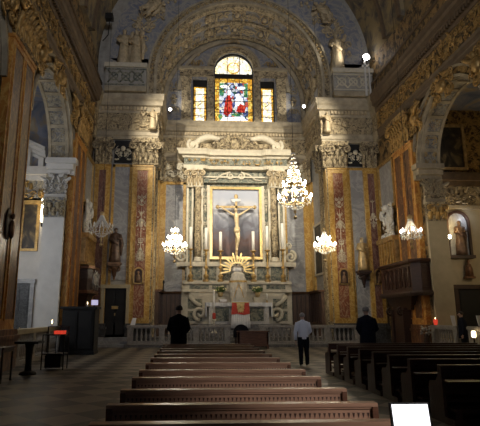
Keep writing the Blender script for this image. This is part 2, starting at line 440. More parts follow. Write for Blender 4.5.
def ornament(mb, o, u, v, n, w, h, cnt, r, seed=1, m=0, sym=True, dep=0.06):
    """carved strapwork: mirrored scrolls, leaves and bosses over a w x h field centred on o"""
    rr = random.Random(seed); o, u, v, n = map(Vector, (o, u, v, n))
    for i in range(cnt):
        a = rr.uniform(0.02, 0.5) if sym else rr.uniform(-0.5, 0.5); b = rr.uniform(-0.5, 0.5); ang = rr.uniform(0, 2 * PI)
        k = rr.random(); rad = r * rr.uniform(0.6, 1.2); sg = rr.choice((1, -1)); tl = rr.uniform(0, 2) * rad
        for sd in ((1, -1) if sym else (1,)):
            p = o + u * (a * w * sd) + v * (b * h) + n * dep * 0.6; uu = u * sd
            if k < 0.5: mb.scroll(p, uu, v, rad, rad * 0.24, 1.2, ang, sg, m, 9, 4, tl)
            elif k < 0.8:
                d = (uu * math.cos(ang) + v * math.sin(ang)).normalized(); mb.leaf(p, d, n, rad * 1.0, rad * 1.9, 0.35, m)
            else: mb.blob(p, rad * 0.4, 6, m)

# ================================================================== THE ROOM
mb = MB(); mb.box(XL - 5.5, XR + 5.5, -9, 33, -0.3, 0.0)
struct('floor', mb, 'checker_floor')
mb = MB(); mb.box(CL - 0.2, CR + 0.2, 27.9, 33, 0, 0.45); mb.box(CL, CR, 27.5, 27.9, 0, 0.3); mb.box(CL - 1.2, CR + 1.2, 26.2, 27.5, 0, 0.15)
struct('floor_chancel', mb, 'step_stone')

def fnL(s, z, d): return (XL - d, s, z)
def fnR(s, z, d): return (XR + d, s, z)
OPS = [(2.3, 7.8, 0, 8.85, True), (8.1, 14.0, 0, 8.8, True), (16.6, 22.5, 0, 8.8, True)]
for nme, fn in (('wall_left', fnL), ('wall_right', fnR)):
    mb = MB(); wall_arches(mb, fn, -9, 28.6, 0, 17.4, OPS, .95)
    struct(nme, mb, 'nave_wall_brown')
# triumphal arch wall
mb = MB(); wall_arches(mb, lambda s, z, d: (s, YA + d, z), XL - 0.2, XR + 0.2, 0, 26.2, [(CL, CR, 0, 16.2, True)], 0.6, seg=40)
struct('wall_front', mb, 'stucco_grey')
# chancel side walls, barrel vault and rear wall
for nme, x, sg in (('wall_chancel_left', CL, -1), ('wall_chancel_right', CR, 1)):
    mb = MB(); mb.box(x, x + sg * 0.5, YA + 0.6, YB, 0, 16.2); struct(nme, mb, 'grey_marble')
mb = MB(); mb.ring(AX, 16.2, 5.15, 5.5, 0, PI, lambda a, b, d: (a, d, b), YA + 0.6, YB + 0.1, 0, 40)
struct('ceiling_chancel', mb, 'blue_stucco')
WOPS = [(0.05, 1.05, 14.78, 18.1, False), (1.55, 4.35, 14.78, 18.85, True), (4.85, 5.85, 14.78, 18.1, False)]
mb = MB(); wall_arches(mb, lambda s, z, d: (s, YB + d, z), CL - 0.5, CR + 0.5, 14.0, 22, WOPS, 0.45)
struct('wall_back_upper', mb, 'blue_stucco')
mb = MB(); mb.box(CL - 0.5, CR + 0.5, YB, YB + 0.45, 0, 14.0); struct('wall_back', mb, 'grey_marble')
# nave vault with transverse ribs
mb = MB(); mb.ring(NX, 17.3, 8.58, 9.0, 0, PI, lambda a, b, d: (a, d, b), -9, YA + 0.1, 0, 48)
struct('ceiling', mb, 'vault_paint')
for i, (y0, y1) in enumerate([(14.1, 16.2), (22.7, 25.0)]):
    mb = MB(); mb.ring(NX, 17.3, 8.35, 8.62, 0, PI, lambda a, b, d: (a, d, b), y0, y1, 0, 48)
    mb.ring(NX, 17.3, 8.22, 8.36, 0, PI, lambda a, b, d: (a, d, b), y0, y0 + 0.25, 1, 48)
    mb.ring(NX, 17.3, 8.22, 8.36, 0, PI, lambda a, b, d: (a, d, b), y1 - 0.25, y1, 1, 48)
    struct('trim_%d' % (20 + i), mb, ['vault_paint', 'nave_cornice'])
# painted spandrel fields on the arch wall
def spandrel_poly(sg):
    P = []
    for i in range(17):
        a = PI / 2 - (PI / 2) * i / 16; P.append((5.75 * math.cos(a), 16.2 + 5.75 * math.sin(a)))
    P += [(5.75, 15.0), (8.0, 15.0), (8.0, 17.3)]
    for i in range(1, 15):
        a = (PI / 2) * i / 16 * 0.95; P.append((8.0 * math.cos(a), 17.3 + 8.0 * math.sin(a)))
    P.append((0.3, 25.2))
    return [(AX + sg * a, b) for a, b in P]
for sg, w in ((-1, 'left'), (1, 'right')):
    mb = MB()
    # field cut into strips so that it stays a clean band between the two arcs
    for i in range(24):
        a0 = 0.0 + i / 24; a1 = (i + 1) / 24
        def lo(t):
            x = 5.75 + (8.1 - 5.75) * 0  # unused radius start
            return t
        def pts(t):
            ang = PI / 2 * (1 - t)
            inner = (5.7 * math.cos(ang), 16.2 + 5.7 * math.sin(ang)); outer = (8.1 * math.cos(ang), 17.3 + 8.1 * math.sin(ang)); return inner, outer
        (i0, o0), (i1, o1) = pts(a0), pts(a1)
        mb.prism([(AX + sg * i0[0], i0[1]), (AX + sg * o0[0], o0[1]), (AX + sg * o1[0], o1[1]), (AX + sg * i1[0], i1[1])], lambda a, b, d: (a, d, b), YA - 0.05, YA)
    mb.box(AX + sg * 5.7, AX + sg * 8.1, YA - 0.05, YA, 15.0, 17.3)
    struct('wall_spandrel_' + w, mb, 'blue_stucco')

# archivolt of the triumphal arch + intrados bands
fY = lambda a, b, d: (a, d, b)
def arch_full(mb, r0, r1, d0, d1, m, zc=16.2, zb=14.8, c=AX, seg=40):
    mb.ring(c, zc, r0, r1, 0, PI, fY, d0, d1, m, seg)
    mb.box(c - r1, c - r0, d0, d1, zb, zc, m); mb.box(c + r0, c + r1, d0, d1, zb, zc, m)
mb = MB()
arch_full(mb, 5.15, 5.32, YA - 0.22, YA + 0.1, 0); arch_full(mb, 5.32, 5.62, YA - 0.14, YA + 0.05, 1); arch_full(mb, 5.62, 5.74, YA - 0.24, YA + 0.05, 0)
for i in range(60):
    a = PI * (i + 0.5) / 60; mb.blob((AX + 5.47 * math.cos(a), YA - 0.16, 16.2 + 5.47 * math.sin(a)), (0.09, 0.06, 0.09), 6, 2)
struct('trim_1', mb, ['cornice_stone', 'stone_relief', 'old_gilt'])
mb = MB()
for y0, y1 in ((28.0, 28.35), (29.7, 30.0), (31.4, 31.7)): arch_full(mb, 5.0, 5.16, y0, y1, 0)
for k in range(0, 18, 2):
    a = PI * k / 17
    p0 = (AX + 5.02 * math.cos(a), 16.2 + 5.02 * math.sin(a)); tx, tz = -math.sin(a), math.cos(a)
    mb.prism([(p0[0] - tx * .07, p0[1] - tz * .07), (p0[0] + tx * .07, p0[1] + tz * .07), (p0[0] + tx * .07 + .15 * math.cos(a), p0[1] + tz * .07 + .15 * math.sin(a)), (p0[0] - tx * .07 + .15 * math.cos(a), p0[1] - tz * .07 + .15 * math.sin(a))], fY, 28.3, 31.5, 0)
for k in range(17):
    a = PI * (k + 0.5) / 17; nrm = Vector((-math.cos(a), 0, -math.sin(a))); tg = Vector((-math.sin(a), 0, math.cos(a)))
    for yy in (29.02, 30.7):
        ornament(mb, (AX + 5.1 * math.cos(a), yy, 16.2 + 5.1 * math.sin(a)), tg, (0, 1, 0), nrm, 0.7, 1.1, 3, 0.2, 40 + k, 1)
        if k % 2 == 0:
            c = Vector((AX + 5.08 * math.cos(a), yy, 16.2 + 5.08 * math.sin(a))); pts = [c + tg * .3 * math.cos(q * PI / 8) + Vector((0, 1, 0)) * .45 * math.sin(q * PI / 8) for q in range(17)]; mb.tube(pts, .05, 6, 0); mb.blob(c, (.16, .25, .16), 8, 1)
struct('trim_2', mb, ['stone_relief', 'stucco_gold'])

# window surround on the rear wall: arch moulding, small pilasters, entablature
mb = MB()
arch_full(mb, 4.75, 5.0, YB - 0.2, YB + 0.02, 0)
arch_full(mb, 3.75, 3.98, YB - 0.16, YB + 0.02, 0, 17.2, 17.2)
for x0, x1 in ((-0.75, -0.1), (1.1, 1.5), (4.4, 4.8), (6.0, 6.65)):
    mb.box(x0, x1, YB - 0.16, YB, 14.78, 18.2, 1); mb.box(x0 - .06, x1 + .06, YB - 0.22, YB, 14.78, 15.0, 0); mb.tbox(x0, x1, YB - 0.18, YB, 17.8, 18.25, .08, .06, 1)
for x0, x1 in ((-0.9, 1.5), (4.4, 6.8)):
    mb.box(x0, x1, YB - 0.2, YB, 18.3, 18.75, 1); mb.box(x0 - .08, x1 + .0, YB - 0.34, YB, 18.75, 18.95, 0)
mb.ring(AX, 18.85, 1.42, 1.75, 0, PI, fY, YB - 0.2, YB, 1, 24); mb.ring(AX, 18.85, 1.75, 1.92, 0, PI, fY, YB - 0.3, YB, 0, 24)
ornament(mb, (AX, YB - .2, 20.75), (1, 0, 0), (0, 0, 1), (0, -1, 0), 1.2, 0.6, 8, .16, 5, 2)
for sg in (-1, 1):
    ornament(mb, (AX + sg * 2.75, YB - .05, 19.5), (1, 0, 0), (0, 0, 1), (0, -1, 0), 1.2, 0.8, 8, .18, 8, 2)
    ornament(mb, (AX + sg * 4.25, YB - .05, 16.6), (1, 0, 0), (0, 0, 1), (0, -1, 0), 0.5, 2.6, 8, .18, 9, 1)
struct('trim_3', mb, ['cornice_stone', 'stone_relief', 'old_gilt'])

# ---- windows
def leads(mb, x0, x1, z0, z1, nx, nz, y):
    for i in range(1, nx):
        x = x0 + (x1 - x0) * i / nx; mb.box(x - .02, x + .02, y - .02, y + .02, z0, z1)
    for i in range(1, nz):
        z = z0 + (z1 - z0) * i / nz; mb.box(x0, x1, y - .02, y + .02, z - .02, z + .02)
yw = YB + 0.2
w1 = D.objects.new('window_1', None); col.objects.link(w1); w1['kind'] = 'structure'; ORG['window_1'] = Vector((AX, yw, 14.8)); w1.location = (AX, yw, 14.8)
mb = MB()
mb.box(1.55, 1.62, yw - .06, yw + .06, 14.78, 18.85); mb.box(4.28, 4.35, yw - .06, yw + .06, 14.78, 18.85); mb.box(1.6, 4.3, yw - .06, yw + .06, 14.78, 14.86)
mb.box(1.6, 4.3, yw - .1, yw + .06, 18.3, 18.62); mb.ring(AX, 18.85, 1.33, 1.4, 0, PI, fY, yw - .06, yw + .06, 0, 24)
leads(mb, 1.6, 4.3, 14.85, 18.3, 3, 4, yw); mb.box(2.48, 2.52, yw - .03, yw + .03, 18.6, 20.1); mb.box(3.38, 3.42, yw - .03, yw + .03, 18.6, 20.1)
obj('window_frame', mb, 'iron', w1)
def pane(poly, mat, y, name='pane', par=w1):
    mb = MB(); mb.prism(poly, fY, y, y + 0.02); return obj(name, mb, mat, par)
def rect(x0, x1, z0, z1): return [(x0, z0), (x1, z0), (x1, z1), (x0, z1)]
def disc(cx, cz, rx, rz, n=16): return [(cx + rx * math.cos(2 * PI * k / n), cz + rz * math.sin(2 * PI * k / n)) for k in range(n)]
mb = MB()
for q in (rect(1.6, 1.92, 14.85, 18.35), rect(3.98, 4.3, 14.85, 18.35), rect(1.92, 3.98, 14.85, 15.1), rect(1.92, 3.98, 18.0, 18.35)): mb.prism(q, fY, yw + .02, yw + .04)
obj('border_pane', mb, 'glass_gold', w1, label='amber glass border')
pane(rect(1.92, 3.98, 15.1, 18.0), 'glass_scene', yw + .03, 'scene_pane')
mb = MB()
mb.prism([(2.2, 15.6), (2.5, 15.45), (2.85, 15.8), (2.85, 16.5), (2.7, 17.0), (2.5, 17.05), (2.35, 16.6)], fY, yw + .005, yw + .025)
mb.prism([(3.1, 15.8), (3.7, 15.7), (3.85, 16.2), (3.4, 16.4)], fY, yw + .005, yw + .025)
obj('red_robe_pane', mb, 'glass_red', w1, label='red glass robes')
mb = MB()
for q in (disc(2.62, 17.25, .17, .2), disc(3.3, 16.95, .2, .22), [(3.05, 16.2), (3.7, 16.3), (3.6, 16.85), (3.1, 16.8)], [(1.95, 15.1), (3.9, 15.1), (3.6, 15.4), (2.3, 15.35)], disc(3.5, 17.6, .3, .12), disc(2.3, 17.7, .3, .12)): mb.prism(q, fY, yw + .006, yw + .028)
obj('white_figure_pane', mb, 'glass_white', w1, label='white glass figures')
mb = MB()
for q in (rect(1.94, 2.25, 17.0, 17.95), rect(3.7, 3.96, 16.9, 17.95), disc(3.1, 15.55, .35, .12), disc(2.0, 15.4, .15, .2)): mb.prism(q, fY, yw + .012, yw + .029)
obj('green_pane', mb, 'glass_green', w1, label='green glass pieces')
pane([(AX + 1.36 * math.cos(PI * k / 20), 18.75 + 1.32 * math.sin(PI * k / 20)) for k in range(21)] + [(1.6, 18.6), (4.3, 18.6)], 'glass_pale', yw + .03, 'lunette_pane')
mb = MB(); mb.ring(AX, 19.15, .38, .46, 0, 2 * PI, fY, yw, yw + .028, 0, 20); obj('lunette_ring', mb, 'glass_gold', w1)
for k, (x0, x1) in enumerate(((0.05, 1.05), (4.85, 5.85))):
    nm_ = 'window_%d' % (k + 2)
    w = D.objects.new(nm_, None); col.objects.link(w); w['kind'] = 'structure'; ORG[nm_] = Vector(((x0 + x1) / 2, yw, 14.8)); w.location = ORG[nm_]
    mb = MB(); mb.box(x0, x0 + .07, yw - .06, yw + .06, 14.78, 18.1); mb.box(x1 - .07, x1, yw - .06, yw + .06, 14.78, 18.1); mb.box(x0, x1, yw - .06, yw + .06, 14.78, 14.86); mb.box(x0, x1, yw - .06, yw + .06, 17.6, 18.1)
    leads(mb, x0, x1, 14.85, 17.6, 1, 5, yw); obj('window_frame', mb, 'iron', w)
    mb = MB(); mb.prism(rect(x0 + .05, x1 - .05, 14.8, 17.7), fY, yw + .03, yw + .05); obj('pane', mb, 'glass_gold', w, label='amber glass border')
    mb = MB(); mb.prism(rect(x0 + .2, x1 - .2, 14.95, 17.5), fY, yw + .01, yw + .03); obj('inner_pane', mb, 'glass_pale', w)

# ---- entablature running round nave and chancel
PATH = [(XL, -9), (XL, YA), (CL, YA), (CL, YB), (CR, YB), (CR, YA), (XR, YA), (XR, -9)]
def entab(path, num, mats, dent=True, orn=True):
    mb = MB()
    mb.sweep([(-.02, 11.95), (.17, 11.95), (.17, 12.15), (.21, 12.2), (.21, 12.42), (.27, 12.5), (-.02, 12.5)], path, 0)
    mb.sweep([(-.02, 12.5), (.19, 12.5), (.19, 13.6), (-.02, 13.6)], path, 1)
    mb.sweep([(-.02, 13.6), (.23, 13.6), (.27, 13.72), (.27, 13.98), (.42, 14.05), (.43, 14.3), (.50, 14.42), (.50, 14.6), (.54, 14.75), (-.02, 14.8)], path, 0)
    # dentils and carving on each straight run
    for (ax, ay), (bx, by) in zip(path[:-1], path[1:]):
        a = Vector((ax, ay)); b = Vector((bx, by)); d = (b - a); L = d.length; d.normalize(); nn = Vector((d.y, -d.x))
        if ay < 12: k0 = 12 - ay
        else: k0 = 0.5
        k1 = L - (12 - by if by < 12 else 0.5)
        s_ = k0
        while dent and s_ < k1:
            c = a + d * s_; p = c + nn * .33
            hx = abs(d.x) * .065 + abs(nn.x) * .07; hy = abs(d.y) * .065 + abs(nn.y) * .07
            mb.box(p.x - hx, p.x + hx, p.y - hy, p.y + hy, 13.76, 13.96, 2); s_ += 0.21
        if orn:
            s_ = k0 + .3
            while s_ < k1 - .2:
                c = a + d * s_ + nn * .20
                ornament(mb, (c.x, c.y, 13.05), (d.x, d.y, 0), (0, 0, 1), (nn.x, nn.y, 0), 1.0, 0.75, 5, .17, int(s_ * 10) + num, 3); s_ += 1.05
    struct('trim_%d' % num, mb, mats)
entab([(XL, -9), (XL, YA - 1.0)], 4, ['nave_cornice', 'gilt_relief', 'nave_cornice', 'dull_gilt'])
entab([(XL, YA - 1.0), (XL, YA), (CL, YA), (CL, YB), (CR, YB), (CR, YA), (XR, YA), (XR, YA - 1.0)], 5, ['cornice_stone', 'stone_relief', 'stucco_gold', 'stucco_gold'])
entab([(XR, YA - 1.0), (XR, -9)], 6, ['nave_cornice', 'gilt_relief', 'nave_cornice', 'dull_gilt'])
# low moulding and attic above the nave cornice
for k, (x, sg) in enumerate(((XL, 1), (XR, -1))):
    mb = MB(); mb.box(x, x + sg * .25, 8, YA, 14.8, 15.5, 0); mb.box(x, x + sg * .32, 8, YA, 15.5, 15.65, 1)
    struct('trim_%d' % (7 + k), mb, ['nave_wall_brown', 'nave_cornice'])

# ---- capital and pilaster builders
def capital(mb, o, u, n, w, h, m0=0, m1=1, dep=0.35):
    """composite capital of a flat pilaster: bell, two rows of acanthus, volutes, abacus"""
    o, u, n = Vector(o), Vector(u), Vector(n); z = Vector((0, 0, 1))
    def P(a, b, c): return o + u * a + n * b + z * c
    def bx(a0, a1, b1, c0, c1, g=0, m=0):
        vs = [P(a0, -.02, c0), P(a1, -.02, c0), P(a1, b1, c0), P(a0, b1, c0), P(a0 - g, -.02, c1), P(a1 + g, -.02, c1), P(a1 + g, b1 + g, c1), P(a0 - g, b1 + g, c1)]
        mb.add(vs, [(0, 3, 2, 1), (4, 5, 6, 7), (0, 1, 5, 4), (1, 2, 6, 5), (2, 3, 7, 6), (3, 0, 4, 7)], m)
    hw = w / 2
    bx(-hw, hw, dep * .55, 0, .06 * h, .03, m0); bx(-hw * .92, hw * .92, dep * .5, .06 * h, .85 * h, .05, m0)
    bx(-hw * 1.12, hw * 1.12, dep * .95, .86 * h, 1.0 * h, .03, m0)
    k = max(3, int(w / .28))
    for i in range(k):
        a = -hw * .85 + 1.7 * hw * i / (k - 1); mb.leaf(P(a, dep * .5, .06 * h), z, n, w / k * 1.0, .42 * h, .35, m1)
    for i in range(k - 1):
        a = -hw * .85 + 1.7 * hw * (i + .5) / (k - 1); mb.leaf(P(a, dep * .55, .28 * h), z, n, w / k * 1.0, .46 * h, .4, m1)
    for s_ in (-1, 1):
        mb.scroll(P(s_ * hw * .95, dep * .85, .70 * h), u * s_, z, .15 * h, .045 * h, 1.5, PI / 2, -1, m1, 14, 6, .3 * w)
    mb.blob(P(0, dep * .95, .84 * h), .07 * h, 8, m1)

def pilaster(name, label, o, u, n, w, z0, z1, capz, mats, panels, thick=.22, orn=None, parent_thing=True, group=None):
    """o = foot centre on the wall plane; mats: base, shaft, capital body, capital leaf; panels=[(a0,a1,mat)]"""
    o, u, n = Vector(o), Vector(u), Vector(n)
    t = thing(name, label, 'pilaster', tuple(o + Vector((0, 0, z0))), group)
    def bx(mb, a0, a1, b0, b1, c0, c1, m=0):
        p = [o + u * a0 + n * b0, o + u * a1 + n * b1]
        mb.box(p[0].x, p[1].x, p[0].y, p[1].y, c0, c1, m)
    hw = w / 2
    mb = MB(); bx(mb, -hw - .10, hw + .10, -.01, thick + .12, z0, z0 + .9); bx(mb, -hw - .16, hw + .16, -.01, thick + .18, z0 + .9, z0 + 1.02); bx(mb, -hw - .08, hw + .08, -.01, thick + .1, z0 + 1.02, z0 + 1.2)
    obj('base', mb, mats[0], t)
    mb = MB(); bx(mb, -hw, hw, -.01, thick, z0 + 1.2, z1)
    bx(mb, -hw - .03, hw + .03, -.01, thick + .05, z1 - .12, z1)
    obj('shaft', mb, mats[1], t)
    for a0, a1, mt in panels:
        mb = MB()
        bx(mb, a0, a1, thick - .01, thick + .015, z0 + 1.5, z1 - .35)
        e = .035
        for q in ((a0 - e, a0, z0 + 1.5, z1 - .35), (a1, a1 + e, z0 + 1.5, z1 - .35), (a0 - e, a1 + e, z0 + 1.5 - e, z0 + 1.5), (a0 - e, a1 + e, z1 - .35, z1 - .35 + e)):
            bx(mb, q[0], q[1], thick - .01, thick + .045, q[2], q[3], 1)
        obj('marble_panel', mb, [mt, mats[1]], t)
    if orn:
        for (zc, hh, ww, cnt, sd) in orn:
            mb = MB(); c = o + n * (thick + .02); ornament(mb, (c.x, c.y, zc), u, (0, 0, 1), n, ww, hh, cnt, .09, sd, 0, True, .02)
            mb.tube([(c.x, c.y, zc - hh * .55), (c.x, c.y, zc), (c.x, c.y, zc + hh * .55)], .022, 6); mb.blob((c.x, c.y, zc), .1, 10); obj('inlay_ornament', mb, 'stucco_cream', t)
    mb = MB(); capital(mb, o + n * thick * .4 + Vector((0, 0, capz[0])), u, n, w, capz[1] - capz[0], 0, 1, .42)
    obj('capital', mb, [mats[2], mats[3]], t)
    return t

# arch wall pilasters (left built, right mirrored)
UX = Vector((1, 0, 0)); NF = Vector((0, -1, 0))
pm = ('dark_stone', 'yellow_marble', 'stone_relief', 'stone_relief')
pilaster('pilaster', 'narrow yellow marble pilaster with dark red panel in the left corner beside the black door', (-5.2, YA, 0), UX, NF, .9, 0.0, 10.35, (10.35, 11.95), pm, [(-.2, .2, 'dark_red_marble')])
pilaster('pilaster', 'narrow yellow marble pilaster in the corner right of the gilded statue', (10.78, YA, 0), UX, NF, .85, 0.0, 10.35, (10.35, 11.95), pm, [(-.2, .2, 'dark_red_marble')], orn=[(7.5, 1.6, .3, 12, 8)])
p = pilaster('pilaster', 'yellow marble pilaster with inlaid red panel at the left edge of the chancel arch', (-2.87, YA, 0), UX, NF, 1.2, 0.0, 10.35, (10.35, 11.95), pm, [(-.3, .3, 'red_marble')], orn=[(6.9, 1.6, .42, 16, 3), (5.3, 1.2, .42, 14, 5), (8.2, .6, .4, 6, 6)])
mirror_dup(p, 'yellow marble pilaster with inlaid red panel at the right edge of the chancel arch')
# grey marble field between the pilasters, gold borders, dark upper panel with cherub
for sg, w in ((-1, 'left'), (1, 'right')):
    X = lambda a: AX + sg * a
    mb = MB(); mb.box(X(6.55), X(7.5), YA - .06, YA, 3.6 if sg < 0 else 1.4, 10.3, 0)
    mb.box(X(6.45), X(6.6), YA - .1, YA, 1.2, 10.4, 1); mb.box(X(7.45), X(7.6), YA - .1, YA, 1.2, 10.4, 1); mb.box(X(6.45), X(7.6), YA - .1, YA, 10.25, 10.4, 1)
    mb.box(X(6.5), X(7.55), YA - .08, YA, 10.5, 11.9, 2)
    mb.box(X(6.4), X(7.65), YA - .16, YA, 0, 1.15, 3)
    ornament(mb, (X(7.02), YA - .12, 11.0), UX, (0, 0, 1), NF, .7, .7, 10, .16, 12, 4)
    mb.blob((X(7.02), YA - .2, 11.35), .16, 8, 4)
    struct('trim_%d' % (9 if sg < 0 else 10), mb, ['grey_marble', 'yellow_marble', 'black_paint', 'dark_stone', 'stucco_cream'])
    # corner strip: carved pilaster turning into the chancel
    mb = MB(); mb.box(X(5.1), X(5.35), YA - .2, YA + .5, 0, 10.35, 0); mb.box(X(5.09), X(5.13), YA - .24, YA + .3, 1.3, 10.2, 1)
    capital(mb, (X(5.2), YA - .1, 10.35), UX, NF, .5, 1.6, 0, 2)
    # chancel-side marble panels and pilaster
    nx = Vector((-sg, 0, 0)); uy = Vector((0, 1, 0))
    mb.box(X(5.15), X(5.0), YA + .35, YA + 1.0, 0.45, 10.35, 3); capital(mb, (X(5.02), YA + .68, 10.35), uy, nx, .7, 1.6, 0, 2, .35)
    mb.box(X(5.15), X(5.02), YB - .9, YB - .3, 0.45, 10.35, 1); capital(mb, (X(5.02), YB - .6, 10.35), uy, nx, .65, 1.6, 0, 2, .35)
    struct('trim_%d' % (11 if sg < 0 else 12), mb, ['stone_relief', 'yellow_marble', 'stone_relief', 'stone_relief'])
# rear wall of the chancel: gold strips and frieze under the entablature
mb = MB()
for sg in (-1, 1):
    X = lambda a: AX + sg * a
    mb.box(X(5.12), X(4.65), YB - .12, YB, .45, 10.45, 0); mb.box(X(3.5), X(3.3), YB - .1, YB, .45, 10.45, 0); mb.box(X(5.1), X(3.3), YB - .1, YB, 10.3, 10.5, 0)
    mb.box(X(5.1), X(2.5), YB - .14, YB, 10.5, 11.95, 1)
    ornament(mb, (X(4.2), YB - .18, 11.2), UX, (0, 0, 1), NF, 1.6, 1.1, 14, .2, 31, 2)
struct('trim_13', mb, ['yellow_marble', 'stone_relief', 'stucco_cream'])

# nave pilasters on the side walls
UY = Vector((0, 1, 0)); NL = Vector((1, 0, 0)); NR = Vector((-1, 0, 0))
nmats = ('brown_marble', 'orange_marble', 'gilt_relief', 'dull_gilt')
def nave_pil(x, n, y, w, label, pans):
    return pilaster('pilaster', label, (x, y, 0), UY, n, w, 0, 10.3, (10.3, 11.95), nmats, pans, thick=.25)
P2 = [(-.88, -.14, 'brown_marble'), (.14, .88, 'brown_marble')]
nave_pil(XL, NL, 15.15, 2.1, 'huge orange and brown marble pilaster at the left edge of the picture', P2)
nave_pil(XL, NL, 23.85, 2.3, 'orange and brown marble pilaster on the left wall beyond the chapel opening', P2)
nave_pil(XR, NR, 23.95, 2.3, 'orange and brown marble pilaster on the right wall behind the pulpit', P2)

# ---- chapel arches: archivolt, intrados, imposts, jamb pilasters; chapel rooms
def chapel(side):
    sg = 1 if side == 'left' else -1; x = XL if side == 'left' else XR
    fx = lambda a, b, d: (x + sg * d, a, b)       # d towards the nave
    for (ya, yb, full) in ((16.6, 22.5, True), (8.1, 14.0, False)):
        yc = (ya + yb) / 2; r = (yb - ya) / 2
        mb = MB()
        mb.ring(yc, 8.8, r, r + .12, 0, PI, fx, -.02, .16, 0, 28); mb.ring(yc, 8.8, r + .12, r + .42, 0, PI, fx, -.02, .08, 1, 28); mb.ring(yc, 8.8, r + .42, r + .52, 0, PI, fx, -.02, .18, 0, 28)
        # intrados: edge bands, cross bars and relief panels
        for d0, d1 in ((-.16, .0), (-.95, -.81)): mb.ring(yc, 8.8, r - .1, r + .01, 0, PI, fx, d0, d1, 0, 28)
        for k in range(12):
            a = PI * k / 11; mb.ring(yc, 8.8, r - .08, r + .01, max(0, a - .03), min(PI, a + .03), fx, -.88, -.1, 0, 2)
            if k < 11:
                a += PI / 22; nn = Vector((0, -math.cos(a), -math.sin(a))); tg = Vector((0, -math.sin(a), math.cos(a)))
                ornament(mb, (x - sg * .48, yc + (r - .02) * math.cos(a), 8.85 + (r - .02) * math.sin(a)), Vector((sg, 0, 0)), tg, nn, 0.6, .6, 9, .11, k, 2, True, .05)
        mb.ring(yc, 8.8, r - .03, r + .01, 0, PI, fx, -.82, -.15, 3, 28)
        # keystone cartouche and spandrel sculpture in gilt stucco
        ornament(mb, (x + sg * .15, yc, 11.65), UY, (0, 0, 1), (sg, 0, 0), 1.6, .9, 22, .2, 77, 4)
        mb.blob((x + sg * .25, yc, 11.6), (.18, .35, .3), 10, 4)
        for s2 in (-1, 1):
            ornament(mb, (x + sg * .12, yc + s2 * 2.75, 11.2), UY, (0, 0, 1), (sg, 0, 0), 1.3, 1.5, 44, .2, 90 + s2, 4, False, .2)
            mb.blob((x + sg * .25, yc + s2 * 2.7, 11.2), (.2, .25, .36), 10, 4); mb.blob((x + sg * .3, yc + s2 * 2.6, 11.65), (.14, .14, .17), 8, 4); mb.tube([(x + sg * .3, yc + s2 * 2.6, 11.35), (x + sg * .4, yc + s2 * 2.2, 11.6), (x + sg * .3, yc + s2 * 1.9, 11.8)], [.12, .09, .06], 8, 4)
        struct('trim_%d' % ((14 if full else 15) if side == 'left' else (16 if full else 17)), mb, ['cornice_stone', 'gilt_relief', 'cornice_stone' if side == 'left' else 'old_gilt', 'blue_relief', 'dull_gilt'])
    # far jamb with white pilaster, capital, frieze and impost cornice, and the same on the chapel wall behind
    xj0 = x - sg * .95
    mb = MB()
    pts = [(x + sg * .12, 22.5), (x - sg * 1.2, 22.5)] if side == 'left' else [(x + sg * .12, 22.5), (x - sg * 1.2, 22.5)]
    a, b = sorted((x + sg * .0, xj0))
    mb.box(a, b, 22.32, 22.55, 0.0, 6.05, 0)                     # white shaft
    mb.box(a - .04, b + .04, 22.22, 22.55, 0, .9, 0)
    mb.box(a - .02, b + .02, 22.30, 22.55, 6.9, 7.15, 2); mb.box(a, b, 22.35, 22.55, 7.15, 8.15, 1); mb.box(a, b, 22.3, 22.55, 6.05, 6.9, 1)
    capital(mb, ((a + b) / 2, 22.4, 6.05), UX, NF, b - a - .12, .9, 1, 3, .3)
    ornament(mb, ((a + b) / 2, 22.32, 7.65), UX, (0, 0, 1), NF, 1.0, .8, 14, .14, 4, 2)
    if side == 'left': a2, b2 = xj0 - 3.4, x + .38
    else: a2, b2 = x - .38, xj0 + 3.4
    for (z0, z1, e) in ((8.15, 8.35, .12), (8.35, 8.6, .28), (8.6, 8.85, .45)): mb.box(min(a - e * (side == 'right'), a), max(b + e * (side == 'left'), b), 22.5 - e, 22.56, z0, z1, 2)
    mb.box(*sorted((x + sg * .01, x + sg * .30)), 22.5, 22.75, 8.15, 8.85, 2)
    struct('trim_%d' % (18 if side == 'left' else 19), mb, ['white_stucco' if side == 'left' else 'warm_stucco', 'blue_relief' if side == 'left' else 'stone_relief', 'white_stucco' if side == 'left' else 'cornice_stone', 'stone_relief' if side == 'left' else 'gilt'])
    # chapel room
    xo = x - sg * 5.2
    wm = 'white_stucco' if side == 'left' else 'warm_stucco'
    mb = MB(); mb.box(*sorted((xj0, xo)), 23.6, 23.9, 0, 12.3); struct('wall_chapel_far_' + side, mb, wm)
    mb = MB(); mb.box(*sorted((xo, xo - sg * .3)), 1.0, 23.9, 0, 12.3); struct('wall_chapel_outer_' + side, mb, wm)
    mb = MB(); mb.box(*sorted((xj0, xo)), 14.3, 14.6, 0, 12.3); struct('wall_chapel_near_' + side, mb, wm)
    mb = MB(); mb.box(*sorted((xj0, xo)), 1.0, 23.9, 12.3, 12.5); struct('ceiling_chapel_' + side, mb, 'fresco_blue')
    # cornice and upper fresco on the far wall
    mb = MB(); aa, bb = sorted((xj0, xo))
    mb.box(aa, bb, 23.15, 23.62, 8.35, 8.75, 0); mb.box(aa, bb, 23.35, 23.62, 8.1, 8.35, 0); mb.box(aa, bb, 23.48, 23.62, 7.1, 8.1, 1); mb.box(aa, bb, 23.4, 23.62, 6.9, 7.1, 2)
    mb.box(aa, bb, 23.55, 23.62, 8.75, 12.3, 3)
    ornament(mb, ((aa + bb) / 2, 23.45, 7.6), UX, (0, 0, 1), NF, 3.6, .8, 22, .16, 14, 2)
